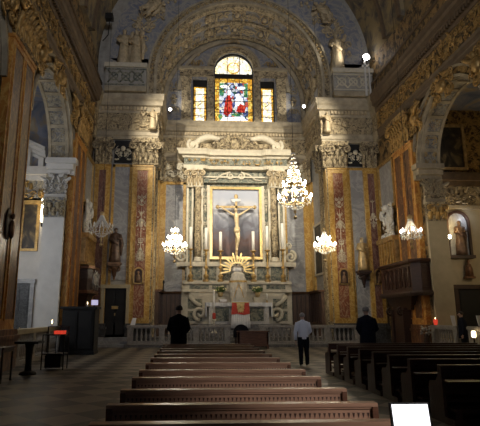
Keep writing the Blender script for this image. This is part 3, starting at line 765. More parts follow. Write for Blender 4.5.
    struct('trim_%d' % (22 if side == 'left' else 23), mb, [wm if side == 'left' else 'nave_cornice', 'blue_relief' if side == 'left' else 'stone_relief', 'gilt' if side == 'left' else 'cornice_stone', 'fresco_blue' if side == 'left' else 'gilt_relief'])
chapel('left'); chapel('right')
point('left_chapel_daylight', (-8.8, 18.0, 4.6), 230, COOL, 1.0)
point('right_chapel_light', (14.4, 19.5, 5.0), 75, WARM, 0.5)

def framed(name, label, fn, a0, a1, b0, b1, d, mat, frame='gilt', fw=.12, cat='painting'):
    """fn(a, b, d) with d growing out of the wall"""
    c = fn((a0 + a1) / 2, b0, 0); t = thing(name, label, cat, c)
    mb = MB()
    mb.prism(rect(a0, a1, b0, b1), fn, .0, d * .5); obj('canvas', mb, mat, t)
    mb = MB()
    for q in (rect(a0 - fw, a0, b0 - fw, b1 + fw), rect(a1, a1 + fw, b0 - fw, b1 + fw), rect(a0, a1, b0 - fw, b0), rect(a0, a1, b1, b1 + fw)): mb.prism(q, fn, 0, d)
    obj('frame', mb, frame, t)
    return t
fb = lambda a, b, d: (a, 23.6 - d, b)
framed('painting', 'dark painting in a gold frame on the white wall of the left chapel', fb, -8.08, -7.45, 4.75, 7.1, .12, 'dark_painting')
framed('painting', 'large dark painting in the arched upper wall of the right chapel', lambda a, b, d: (a, 23.55 - d, b), 12.75, 14.1, 9.1, 11.3, .15, 'dark_painting', 'old_gilt', .15)
# grey door in the left chapel wall, dark door in the right chapel
for k, (x0, x1, z1, mt) in enumerate(((-8.3, -7.5, 3.1, 'stall_wood'), (13.1, 15.5, 2.9, 'black_paint'))):
    dn = 'door_%d' % (k + 1)
    d_ = D.objects.new(dn, None); col.objects.link(d_); d_['kind'] = 'structure'; ORG[dn] = Vector(((x0 + x1) / 2, 23.5, 0)); d_.location = ORG[dn]
    mb = MB(); mb.box(x0 - .18, x0, 23.46, 23.6, 0, z1 + .18); mb.box(x1, x1 + .18, 23.46, 23.6, 0, z1 + .18); mb.box(x0 - .22, x1 + .22, 23.42, 23.6, z1, z1 + .2); obj('door_frame', mb, 'grey_marble' if k == 0 else 'dark_wood', d_)
    mb = MB(); mb.box(x0, x1, 23.52, 23.6, 0, z1)
    for i in range(2):
        for j in range(2):
            w_ = (x1 - x0) / 2; mb.box(x0 + i * w_ + .08, x0 + (i + 1) * w_ - .08, 23.49, 23.53, .2 + j * z1 / 2, z1 / 2 - .1 + j * z1 / 2)
    obj('door_leaf', mb, 'dark_stone' if k == 0 else mt, d_)
    mb = MB(); mb.blob(((x0 + x1) / 2 + .06, 23.46, 1.05), .035, 8); obj('door_handle', mb, 'old_gilt', d_)

# broken pediment fragment lit in the left chapel
t = thing('pediment', 'pale broken pediment high on the wall inside the left chapel', 'pediment', (-7.6, 23.5, 8.85))
mb = MB()
for i, e in enumerate((.1, .22, .34, .46)):
    mb.prism([(-8.3, 9.55 + .17 * i), (-7.2, 9.05 + .17 * i), (-7.2, 9.22 + .17 * i), (-8.3, 9.72 + .17 * i)], lambda a, b, d: (a, 23.55 - d, b), 0, e)
obj('raking_cornice', mb, 'white_stucco', t)
mb = MB(); mb.box(-8.2, -7.9, 23.2, 23.55, 8.75, 9.6); mb.box(-7.5, -7.25, 23.2, 23.55, 8.75, 9.2); obj('pier', mb, 'white_stucco', t)

# ================================================================== FIGURES
def skin_mesh(name, joints, edges, root=0, sub=1):
    """joints: [(x, y, z, r)]"""
    me = D.meshes.new(name); me.from_pydata([j[:3] for j in joints], edges, []); me.update()
    o = D.objects.new(name, me); col.objects.link(o)
    md = o.modifiers.new('skin', 'SKIN'); md.use_smooth_shade = True; md.branch_smoothing = 0.2
    sv = me.skin_vertices
    if not sv:
        bpy.context.view_layer.objects.active = o; o.select_set(True)
        import bmesh
        bm = bmesh.new(); bm.from_mesh(me); bm.verts.layers.skin.verify(); bm.to_mesh(me); bm.free()
        sv = me.skin_vertices
    for i, j in enumerate(joints):
        r = j[3]; r = r if hasattr(r, '__len__') else (r, r); sv[0].data[i].radius = r; sv[0].data[i].use_root = (i == root)
    sb = o.modifiers.new('sub', 'SUBSURF'); sb.levels = sub; sb.render_levels = sub
    bpy.context.view_layer.update()
    dg = bpy.context.evaluated_depsgraph_get(); res = D.meshes.new_from_object(o.evaluated_get(dg))
    D.objects.remove(o); D.meshes.remove(me)
    for p_ in res.polygons: p_.use_smooth = True
    return res

def hand(J, E, wrist, d, side, palmdir, start):
    """palm + five fingers as tapering chains; d = direction of fingers, side = towards thumb"""
    d, side, pd = Vector(d).normalized(), Vector(side).normalized(), Vector(palmdir).normalized()
    w = Vector(wrist); p = w + d * .045
    J.append((*p, (.030, .020))); ip = len(J) - 1; E.append((start, ip))
    for k, (off, L) in enumerate(((.026, .075), (.009, .084), (-.009, .078), (-.026, .062))):
        b = p + side * off + d * .035; c = b + d * L * .5 + pd * .008; e = c + d * L * .4 + pd * .022
        for q, rr in ((b, .0095), (c, .0085), (e, .007)):
            J.append((*q, rr)); E.append((ip if q is b else len(J) - 2, len(J) - 1))
    b = w + side * .03 + d * .03; c = b + side * .02 + d * .03; e = c + d * .028 + pd * .01
    for q, rr in ((b, .012), (c, .010), (e, .008)):
        J.append((*q, rr)); E.append((ip if q is b else len(J) - 2, len(J) - 1))

def body(h, arms, legs=None, lean=0.0, headturn=0, female=False, hands=True):
    """standing figure facing +y, feet at z = 0; arms = ((elbow, wrist) left, right) relative to the figure in units of height"""
    J = []; E = []
    def j(x, y, z, r, par=None):
        J.append((x * h, y * h, z * h, r if not hasattr(r, '__len__') and False else ((r[0] * h, r[1] * h) if hasattr(r, '__len__') else r * h)))
        if par is not None: E.append((par, len(J) - 1))
        return len(J) - 1
    ly = lambda z: lean * max(0, z - .53)
    pel = j(0, 0, .53, (.085, .065)); wai = j(0, ly(.62), .62, (.078, .058), pel); che = j(0, ly(.74), .735, (.095, .065), wai)
    nb = j(0, ly(.82), .815, (.055, .045), che); nk = j(0, ly(.85) + .004, .855, .030, nb)
    h0 = j(0, ly(.88) + .012, .895, (.040, .044), nk); h1 = j(0, ly(.93) + .010, .94, (.046, .052), h0); j(0, ly(.97) + .002, .972, (.030, .034), h1)
    for i, s in enumerate((-1, 1)):
        sh = j(s * .105, ly(.80), .795, .036, nb); (ex, ey, ez), (wx, wy, wz) = arms[i]
        el = j(ex, ey + ly(.7), ez, .027, sh); wr = j(wx, wy + ly(.6), wz, .018, el)
        if hands:
            dd = Vector((wx - ex, wy - ey, wz - ez)).normalized(); w = J[wr][:3]
            # scale a 1.75 m hand into world metres
            hand(J, E, w, dd, Vector((0, 1, 0)) if abs(dd.y) < .7 else Vector((-s, 0, 0)), Vector((-s, 0, 0)) if abs(dd.y) < .7 else Vector((0, 0, -1)), wr)
    lg = legs or (((-.055, .0, .285), (-.06, -.012, .05)), ((.055, .0, .285), (.06, -.012, .05)))
    for i, s in enumerate((-1, 1)):
        hp = j(s * .052, 0, .49, .056, pel); kn = j(*lg[i][0], .036, hp); an = j(*lg[i][1], .024, kn)
        hx, hy, hz = lg[i][1]
        j(hx, hy + .075, hz - .03, (.024, .018), an)
    # face: nose, ears, brow as small geometry is joined below
    return J, E

def person(label, x, y, z, h, rz, arms, lean, top, topmat, trousers, hair, bald=False, cat='person', coat=False):
    t = thing('person', label, cat, (0, 0, 0))
    J, E = body(h, arms, None, lean)
    me = skin_mesh('body', J, E, 0, 2)
    # face features pushed into the same mesh
    mbf = MB(); hz = .925 * h; hy = lean * .4 * h + .012 * h
    mbf.blob((0, hy + .052 * h, hz - .008 * h), (.008 * h, .014 * h, .014 * h), 8)
    for s in (-1, 1):
        mbf.blob((s * .046 * h, hy - .004 * h, hz), (.006 * h, .010 * h, .017 * h), 8); mbf.blob((s * .018 * h, hy + .046 * h, hz + .008 * h), (.007 * h, .005 * h, .005 * h), 6)
    mbf.blob((0, hy + .044 * h, hz - .032 * h), (.015 * h, .006 * h, .004 * h), 6)
    import bmesh
    bm = bmesh.new(); bm.from_mesh(me)
    m2 = D.meshes.new('face'); m2.from_pydata(mbf.v, [], mbf.f)
    for p_ in m2.polygons: p_.use_smooth = True
    bm.from_mesh(m2); bm.to_mesh(me); bm.free()
    for mt in ('skin', topmat, trousers, 'black_paint'): me.materials.append(M[mt])
    armr = .04
    for p_ in me.polygons:
        c = p_.center; zz = c.z / h
        wr = min(abs(c.x / h - arms[0][1][0]) + abs(zz - arms[0][1][2]), abs(c.x / h - arms[1][1][0]) + abs(zz - arms[1][1][2]))
        if zz < .055: p_.material_index = 3
        elif zz > .858: p_.material_index = 0
        elif zz < .50: p_.material_index = 2
        else: p_.material_index = 1
    # hands show skin
    for p_ in me.polygons:
        c = p_.center
        for k in (0, 1):
            w = Vector(arms[k][1]) * h; w.y += lean * .07 * h; e = Vector(arms[k][0]) * h
            d = (w - e).normalized()
            if (c - w).dot(d) > .0 and (c - w).length < .2: p_.material_index = 0
    o = D.objects.new('body', me); col.objects.link(o); o.parent = t
    # hair: cap following the skull
    mb = MB(); n = 10
    for i in range(n):
        for k in range(14): pass
    seg = 14; vs = []; fs = []; cz = .937 * h; cy = hy - .004 * h
    rings = 7
    for i in range(rings):
        a = (PI * .62) * i / (rings - 1)
        for k in range(seg):
            b_ = 2 * PI * k / seg; back = 1 if math.sin(b_) < 0.2 else .55
            aa = a * (1 if back == 1 else .62)
            rr = 1 + .03 * math.sin(k * 5 + i * 3)
            vs.append((.053 * h * math.sin(aa) * math.cos(b_) * rr, cy + .058 * h * math.sin(aa) * math.sin(b_) * rr, cz + .055 * h * math.cos(aa) * rr))
    for i in range(rings - 1):
        for k in range(seg): fs.append((i * seg + k, i * seg + (k + 1) % seg, (i + 1) * seg + (k + 1) % seg, (i + 1) * seg + k))
    mb.add(vs, fs, 0, True); ob = obj('hair', mb, hair, t)
    sol = ob.modifiers.new('s', 'SOLIDIFY'); sol.thickness = .012; sol.offset = 0
    # garment: shirt or coat, shaped by cross-sections
    mb = MB(); zs = top
    prof = []
    seg = 20
    vs = []; fs = []
    for i, (zz, wx, wy) in enumerate(zs):
        yo = lean * max(0, zz - .53)
        for k in range(seg):
            a = 2 * PI * k / seg; f = 1 + .035 * math.sin(a * 5 + i * 1.3) + .02 * math.sin(a * 9 + i)
            vs.append((wx * h * math.cos(a) * f, (yo + wy * math.sin(a) * f) * h, zz * h))
    for i in range(len(zs) - 1):
        for k in range(seg): fs.append((i * seg + k, i * seg + (k + 1) % seg, (i + 1) * seg + (k + 1) % seg, (i + 1) * seg + k))
    mb.add(vs, fs, 0, True)
    for k in (0, 1):
        s = -1 if k == 0 else 1; e = Vector(arms[k][0]); w = Vector(arms[k][1]); e.y += lean * .17; w.y += lean * .07
        shv = Vector((s * .10, lean * .27, .80)); mid = e.lerp(w, .92)
        mb.tube([shv * h, (shv.lerp(e, .4)) * h, e * h, e.lerp(w, .5) * h, mid * h], [.045 * h, .043 * h, .037 * h, .032 * h, .027 * h], 10)
    # collar
    mb.lathe([(.040 * h, .835 * h), (.036 * h, .862 * h), (.030 * h, .862 * h)], 0, lean * .31 * h, 12)
    obj('coat' if coat else 'shirt', mb, topmat, t)
    # trousers
    mb = MB()
    lgs = (((-.055, .0, .285), (-.06, -.012, .05)), ((.055, .0, .285), (.06, -.012, .05)))
    for i, s in enumerate((-1, 1)):
        mb.tube([(s * .048 * h, 0, .535 * h), (s * .054 * h, 0, .44 * h), (lgs[i][0][0] * h, .004 * h, .285 * h), (lgs[i][1][0] * h, -.008 * h, .15 * h), (lgs[i][1][0] * h, -.005 * h, .035 * h)], [.062 * h, .060 * h, .046 * h, .040 * h, .036 * h], 12)
    if not coat: mb.lathe([(.092 * h, .515 * h), (.088 * h, .548 * h)], 0, 0, 16, 0, None, True, 1, .72)
    obj('trousers', mb, trousers, t)
    t.location = (x, y, z); t.rotation_euler = (0, 0, rz)
    return t
SHIRT = [(.50, .092, .066), (.55, .098, .072), (.62, .098, .072), (.70, .108, .076), (.76, .118, .074), (.80, .118, .062), (.825, .085, .05), (.845, .04, .036)]
COAT = [(.40, .125, .10), (.48, .125, .098), (.56, .122, .092), (.64, .122, .09), (.72, .128, .09), (.78, .132, .08), (.81, .120, .066), (.83, .085, .052), (.85, .042, .04)]
DOWN = (((-.15, -.01, .63), (-.155, .03, .48)), ((.15, -.01, .63), (.155, .03, .48)))
FRONT = (((-.15, -.005, .64), (-.07, .10, .55)), ((.15, -.005, .64), (.07, .10, .55)))
BACKL = (((-.155, -.02, .63), (-.15, .0, .47)), ((.15, .02, .64), (.08, .10, .56)))
person('man standing in the aisle in a pale blue shirt and dark trousers, seen from behind', 3.74, 16.4, 0, 1.72, 0.05, BACKL, .05, SHIRT, 'shirt_cloth', 'black_cloth', 'grey_hair')
person('man in a bulky black coat and jeans standing at the front of the left pews', -0.33, 14.75, 0, 1.93, -0.05, FRONT, .10, COAT, 'black_cloth', 'jeans', 'dark_hair', coat=True)
person('grey-haired man in a long dark coat standing among the right pews', 5.35, 14.85, 0, 1.90, 0.0, FRONT, .05, COAT, 'navy_cloth', 'black_cloth', 'grey_hair', coat=True)
person('person in dark clothes standing in the gap of the right chapel balustrade', 11.0, 19.65, 0, 1.80, 1.2, DOWN, .03, COAT, 'navy_cloth', 'black_cloth', 'dark_hair', coat=True)

# robed statues
def fold(seedv):
    return lambda a, z: 1 + .10 * math.sin(a * 6 + z * 2 + seedv) + .05 * math.sin(a * 11 - z * 3)
def statue(name, label, loc, h, rz, mats, arms=None, wings=False, cat='statue', group=None, halo=False, flying=False):
    t = thing(name, label, cat, (0, 0, 0), group)
    arms = arms or (((-.14, .04, .66), (-.06, .13, .70)), ((.15, .02, .64), (.10, .14, .62)))
    J, E = body(h, arms, None, 0.03, hands=False)
    for k in (0, 1):     # simple closed hands
        w = Vector(arms[k][1]) * h; e = Vector(arms[k][0]) * h; d = (w - e).normalized()
    me = skin_mesh('figure', J, E, 0, 1); me.materials.append(M[mats[0]]); o = D.objects.new('figure', me); col.objects.link(o); o.parent = t
    mb = MB()
    mb.lathe([(.15 * h, 0), (.145 * h, .12 * h), (.12 * h, .35 * h), (.105 * h, .53 * h), (.10 * h, .62 * h), (.12 * h, .74 * h), (.09 * h, .80 * h), (.04 * h, .835 * h)], 0, .01 * h, 22, 0, fold(h), True, 1.05, .8)
    if flying:
        mb = MB(); mb.lathe([(.03 * h, .1 * h), (.09 * h, .2 * h), (.07 * h, .32 * h), (.13 * h, .45 * h), (.10 * h, .58 * h), (.12 * h, .72 * h), (.09 * h, .80 * h), (.04 * h, .835 * h)], 0, .01 * h, 22, 0, fold(h), True, 1.1, .8)
        for q in range(4): mb.tube([(.05 * h, .03 * h, (.5 - q * .05) * h), ((.18 + q * .04) * h, .05 * h, (.42 - q * .09) * h), ((.22 - q * .05) * h, .02 * h, (.28 - q * .1) * h)], [.05 * h, .045 * h, .015 * h], 7)
    mb.tube([(-.12 * h, -.02 * h, .80 * h), (-.17 * h, -.06 * h, .55 * h), (-.15 * h, -.06 * h, .2 * h)], [.05 * h, .06 * h, .03 * h], 8)
    mb.tube([(.12 * h, -.02 * h, .80 * h), (.05 * h, .10 * h, .60 * h), (-.10 * h, .09 * h, .50 * h)], [.04 * h, .05 * h, .03 * h], 8)
    for k in (0, 1):
        s = -1 if k == 0 else 1; e = Vector(arms[k][0]) * h; w = Vector(arms[k][1]) * h
        mb.tube([Vector((s * .1, 0, .8)) * h, e, e.lerp(w, .7)], [.045 * h, .045 * h, .05 * h], 8)
    obj('robe', mb, mats[1], t)
    mb = MB(); mb.blob((0, -.008 * h, .945 * h), (.055 * h, .058 * h, .052 * h), 10); mb.blob((0, -.03 * h, .90 * h), (.045 * h, .035 * h, .05 * h), 8); obj('hair', mb, mats[1], t)
    if wings:
        mb = MB()
        for s in (-1, 1):
            for q in range(5):
                a = .5 + q * .28; mb.leaf((s * .05 * h, -.07 * h, .72 * h), Vector((s * math.sin(a), -.2, math.cos(a) * .8)), Vector((0, -1, 0)), .20 * h, (.62 - q * .06) * h, .15)
        obj('wings', mb, mats[1], t)
    t.location = loc; t.rotation_euler = (0, 0, rz); return t
def bracket(label, x, y, z, n, mats, w=.75, h=.9):
    t = thing('bracket', label, 'bracket', (x, y, z))
    mb = MB(); mb.box(x - w / 2, x + w / 2, y - .55, y, z - .12, z); mb.box(x - w / 2 + .06, x + w / 2 - .06, y - .48, y, z - .22, z - .12); obj('shelf', mb, mats[0], t)
    mb = MB(); mb.lathe([(.04, z - h), (.10, z - h * .8), (.12, z - h * .62), (.22, z - h * .4), (.28, z - .24)], x, y - .2, 14, 0, None, True, 1, .8)
    for s in (-1, 1): mb.scroll((x + s * .2, y - .3, z - .38), (s, 0, 0), (0, 0, 1), .14, .04, 1.4, PI / 2, -1)
    mb.blob((x, y - .22, z - h), .07, 8); obj('corbel', mb, mats[1], t)
    return t
bracket('dark carved bracket under the left statue above the black door', -4.1 - .18, YA - .05, 4.55, None, ('polychrome', 'bronze'))
statue('statue', 'dark robed statue on a bracket above the black door, left of the chancel', (-4.28, YA - .32, 4.55), 2.0, PI, ('dark_polychrome', 'dark_polychrome'))
bracket('dark carved bracket under the gilded statue right of the chancel', 9.97, YA - .05, 4.15, None, ('dark_wood', 'dark_wood'))
statue('statue', 'gilded robed statue on a bracket, right of the chancel', (9.97, YA - .32, 4.15), 1.95, PI, ('stucco_gold', 'old_gilt'))
# niche reliquaries low on the red panels
for x, w in ((-2.93, 'left'), (8.83, 'right'), (10.9, 'far right')):
    t = thing('wall_niche', 'small arched niche relief low on the %s red pilaster of the chancel arch' % w, 'niche', (x, YA - .24, 2.9 if w == 'left' else 3.1))
    z0 = 3.35
    mb = MB(); mb.box(x - .3, x + .3, YA - .30, YA - .24, z0, z0 + .08)
    mb.box(x - .3, x - .22, YA - .30, YA - .24, z0, z0 + .65); mb.box(x + .22, x + .3, YA - .30, YA - .24, z0, z0 + .65); mb.ring(x, z0 + .65, .22, .3, 0, PI, fY, YA - .30, YA - .24, 0, 12); obj('frame', mb, 'gilt', t)
    mb = MB(); mb.prism([(x + .22 * math.cos(PI * k / 10), z0 + .65 + .22 * math.sin(PI * k / 10)) for k in range(11)] + [(x - .22, z0 + .08), (x + .22, z0 + .08)], fY, YA - .262, YA - .24); obj('panel', mb, 'dark_wood', t)
    mb = MB(); mb.lathe([(.14, z0 + .08), (.12, z0 + .3), (.09, z0 + .5), (.03, z0 + .56), (.07, z0 + .63), (.05, z0 + .72)], x, YA - .285, 10, 0, None, True, 1, .3); obj('figurine', mb, 'polychrome', t)

# stucco angels on the arch wall above the parapets
GL = ('stucco_gold', 'stucco_gold')
UPA = (((-.17, .05, .78), (-.20, .10, .92)), ((.15, .05, .66), (.08, .14, .60)))
SPR = (((-.2, .03, .76), (-.3, .06, .80)), ((.2, .03, .76), (.3, .06, .80)))
for x, rz, lb in ((-4.25, PI + .2, 'gilded stucco figure standing left of its pair on the left parapet'), (-3.5, PI - .3, 'gilded stucco figure standing right of its pair on the left parapet'), (9.1, PI, 'gilded stucco figure with raised arm standing on the right parapet')):
    statue('stucco_figure', lb, (x, YA - .35, 16.62), 2.5 if x < 0 else 2.7, rz, GL, UPA)
for sg, lb in ((-1, 'winged gilded angel floating high on the left spandrel of the chancel arch'), (1, 'winged gilded angel floating high on the right spandrel of the chancel arch')):
    o = statue('stucco_angel', lb, (AX + sg * 6.0, YA - .5, 20.0), 1.9, PI, GL, SPR, True, flying=True); o.rotation_euler = (0.15, sg * .6, PI)
# putti at the frieze corners
for x, y, lb in ((CL - .15, YA - .55, 'white stucco putto at the left corner of the chancel entablature'), (CR + .15, YA - .55, 'white stucco putto at the right corner of the chancel entablature')):
    statue('putto', lb, (x, y + .1, 12.5), 1.35, PI, ('stucco_gold', 'stucco_gold'), SPR)

# parapets above the cornice of the arch wall
def parapet(sg, label):
    x0, x1 = AX + sg * 5.75, AX + sg * 8.2; a, b = sorted((x0, x1))
    t = thing('parapet', label, 'parapet', ((a + b) / 2, YA - .55, 14.8))
    mb = MB(); mb.box(a, b, YA - .75, YA, 14.8, 15.12); mb.box(a, b, YA - .68, YA, 15.12, 16.35, 1); obj('plinth', mb, ['cornice_stone', 'stucco_grey'], t)
    mb = MB(); mb.box(a - .06, b + .06, YA - .82, YA, 16.35, 16.62); obj('coping', mb, 'stucco_cream', t)
    mb = MB(); n = 3; w = (b - a - .3) / n
    for i in range(n):
        c = a + .15 + w * (i + .5)
        for k in range(2):
            s = 1 if k else -1; mb.tube([(c - w * .5, YA - .7, 15.75 - s * .38), (c, YA - .7, 15.75), (c + w * .5, YA - .7, 15.75 + s * .38)], .05, 6)
        mb.ring(c, 15.75, .2, .28, 0, 2 * PI, fY, YA - .74, YA - .68, 0, 16)
    mb.box(a, b, YA - .72, YA - .68, 15.2, 15.27); mb.box(a, b, YA - .72, YA - .68, 16.2, 16.27)
    obj('lattice_relief', mb, 'dark_green_inlay' if sg < 0 else 'stucco_cream', t)
parapet(-1, 'grey stone parapet with crossed lattice relief above the left cornice'); parapet(1, 'pale stone parapet with lattice relief above the right cornice')
# spandrel stucco foliage
mb = MB()
for sg in (-1, 1):
    for k in range(7):
        a = .25 + k * .19; c = (AX + sg * (6.9 * math.cos(a) * (1 if k > 1 else .97)), YA - .08, 16.8 + 6.7 * math.sin(a))
        ornament(mb, c, UX, (0, 0, 1), NF, 1.3, 1.0, 9, .24, 60 + k, 0, True)
struct('trim_24', mb, ['stucco_gold'])

# ---- nave side bays: framed panel, cartouche, gallery
def fwall(x, sg): return lambda a, b, d: (x + sg * d, a, b)
for x, sg, w in ((XL, 1, 'left'), (XR, -1, 'right')):
    f = fwall(x, sg)
    framed('wall_panel', 'grey panel in a gilt frame high on the %s wall beside the chancel arch' % w, f, 25.5, 27.4, 7.7, 10.2, .2, 'grey_marble', 'gilt', .16, cat='panel')
    t = thing('cartouche', 'white stucco cartouche with scrolls above the gallery on the %s wall' % w, 'cartouche', (x, 26.4, 5.9))
    mb = MB(); mb.blob((x + sg * .12, 26.4, 6.55), (.14, .5, .72), 16); obj('shield', mb, 'stucco_cream', t)
    mb = MB(); ornament(mb, (x + sg * .2, 26.4, 6.6), UY, (0, 0, 1), (sg, 0, 0), 1.7, 2.0, 22, .24, 9)
    for s in (-1, 1):
        for zz in (5.9, 7.2): mb.scroll((x + sg * .3, 26.4 + s * .6, zz), (0, s, 0), (0, 0, 1 if zz > 6 else -1), .28, .07, 1.5, PI / 2, -1, 0, 16, 6)
    mb.blob((x + sg * .3, 26.4, 7.55), (.14, .2, .22), 10); obj('scrollwork', mb, 'white_stucco', t)
    # gilded shutter screen behind the gallery
    t = thing('gallery_screen', 'gilded slatted screen above the gallery parapet on the %s wall' % w, 'screen', (x, 26.4, 4.3))
    mb = MB()
    for i in range(6): 
        y_ = 25.35 + i * .38; mb.box(*sorted((x + sg * .0, x + sg * .5)), y_, y_ + .09, 4.3, 5.7)
    mb.box(*sorted((x, x + sg * .56)), 25.25, 27.45, 5.6, 5.85); mb.box(*sorted((x, x + sg * .56)), 25.25, 27.45, 4.2, 4.35); obj('frame', mb, 'gilt', t)
    mb = MB(); mb.box(*sorted((x, x + sg * .4)), 25.3, 27.4, 4.3, 5.7); obj('backing', mb, 'old_gilt', t)

# pulpit on the right wall
def pulpit():
    t = thing('pulpit', 'large dark carved wooden pulpit hanging on the right wall by the orange pilaster', 'pulpit', (XR - .9, 24.8, 2.1))
    ya, yb = 22.9, 27.0; xa = XR - .75
    mb = MB(); path = [(XR, ya - .4), (XR - .45, ya - .4), (xa, ya), (xa, yb - .4), (XR - .45, yb), (XR, yb)]
    path = [(q[0], q[1]) for q in path]
    mb.sweep([(-.12, 2.75), (0, 2.75), (0, 4.1), (-.12, 4.1)], path[::-1]); obj('parapet', mb, 'pulpit_wood', t)
    mb = MB(); mb.sweep([(-.14, 4.1), (.10, 4.1), (.14, 4.2), (.10, 4.28), (-.14, 4.28)], path[::-1]); obj('handrail', mb, 'pulpit_wood', t)
    mb = MB(); mb.sweep([(-.2, 2.55), (.12, 2.55), (.16, 2.68), (.08, 2.78), (-.2, 2.78)], path[::-1]); obj('cornice', mb, 'dark_wood', t)
    mb = MB(); mb.prism(path, lambda a, b, d: (a, b, d), 2.62, 2.75); obj('floor_board', mb, 'dark_wood', t)
    n = 6
    for i in range(n):
        mb = MB(); y0 = ya + .15 + i * (yb - ya - .9) / n; y1 = y0 + (yb - ya - .9) / n - .14
        for q in ((y0, y0 + .05, 2.95, 3.95), (y1 - .05, y1, 2.95, 3.95), (y0, y1, 2.95, 3.0), (y0, y1, 3.9, 3.95)): mb.box(xa - .04, xa, q[0], q[1], q[2], q[3])
        mb.blob((xa - .02, (y0 + y1) / 2, 3.45), (.03, .12, .28), 10); obj('panel_moulding', mb, 'pulpit_wood', t)
    mb = MB()
    for q in ((XR - .42, XR - .38, 2.95, 3.95), (XR - .12, XR - .08, 2.95, 3.95), (XR - .42, XR - .08, 2.95, 3.0), (XR - .42, XR - .08, 3.9, 3.95)): mb.box(q[0], q[1], ya - .44, ya - .4, q[2], q[3])
    obj('panel_moulding', mb, 'pulpit_wood', t)
    mb = MB(); mb.tbox(xa + .35, XR, 24.0, 26.0, 1.9, 2.6, .2, .6); mb.box(XR - .7, XR, 24.3, 24.55, 0, 1.9); mb.box(XR - .7, XR, 25.6, 25.85, 0, 1.9); mb.box(XR - .6, XR, 24.4, 25.8, 0, 2.0)
    for s in (24.4, 25.7): mb.scroll((XR - .75, s, 1.8), (-1, 0, 0), (0, 0, 1), .22, .06, 1.4, PI / 2, -1)
    obj('support', mb, 'dark_wood', t)
pulpit()
def gallery():
    t = thing('balcony', 'small carved balcony with silvery scrollwork on the left wall near the corner', 'balcony', (XL + .4, 26.4, 2.6))
    xa = XL + .75
    mb = MB(); path = [(XL, 25.5), (xa - .2, 25.5), (xa, 25.75), (xa, 27.05), (xa - .2, 27.3), (XL, 27.3)]
    mb.sweep([(-.08, 2.9), (0, 2.9), (.05, 3.5), (0, 4.0), (-.08, 4.0)], path); obj('parapet', mb, 'dark_wood', t)
    mb = MB(); mb.sweep([(-.1, 4.0), (.12, 4.0), (.12, 4.14), (-.1, 4.14)], path); mb.sweep([(-.1, 2.75), (.1, 2.75), (.12, 2.9), (-.1, 2.9)], path); obj('handrail', mb, 'bronze', t)
    mb = MB(); ornament(mb, (xa + .05, 26.4, 3.45), UY, (0, 0, 1), (1, 0, 0), 1.2, .9, 16, .16, 3)
    for s in (25.8, 26.4, 27.0): mb.leaf((xa + .02, s, 2.95), (0, 0, 1), (1, 0, 0), .2, .9, .15)
    obj('scrollwork', mb, 'silver', t)
    mb = MB(); mb.prism(path, lambda a, b, d: (a, b, d), 2.7, 2.8); mb.tbox(XL, xa - .45, 26.1, 26.7, 1.9, 2.7, .3, .4); obj('corbel', mb, 'dark_wood', t)
gallery()

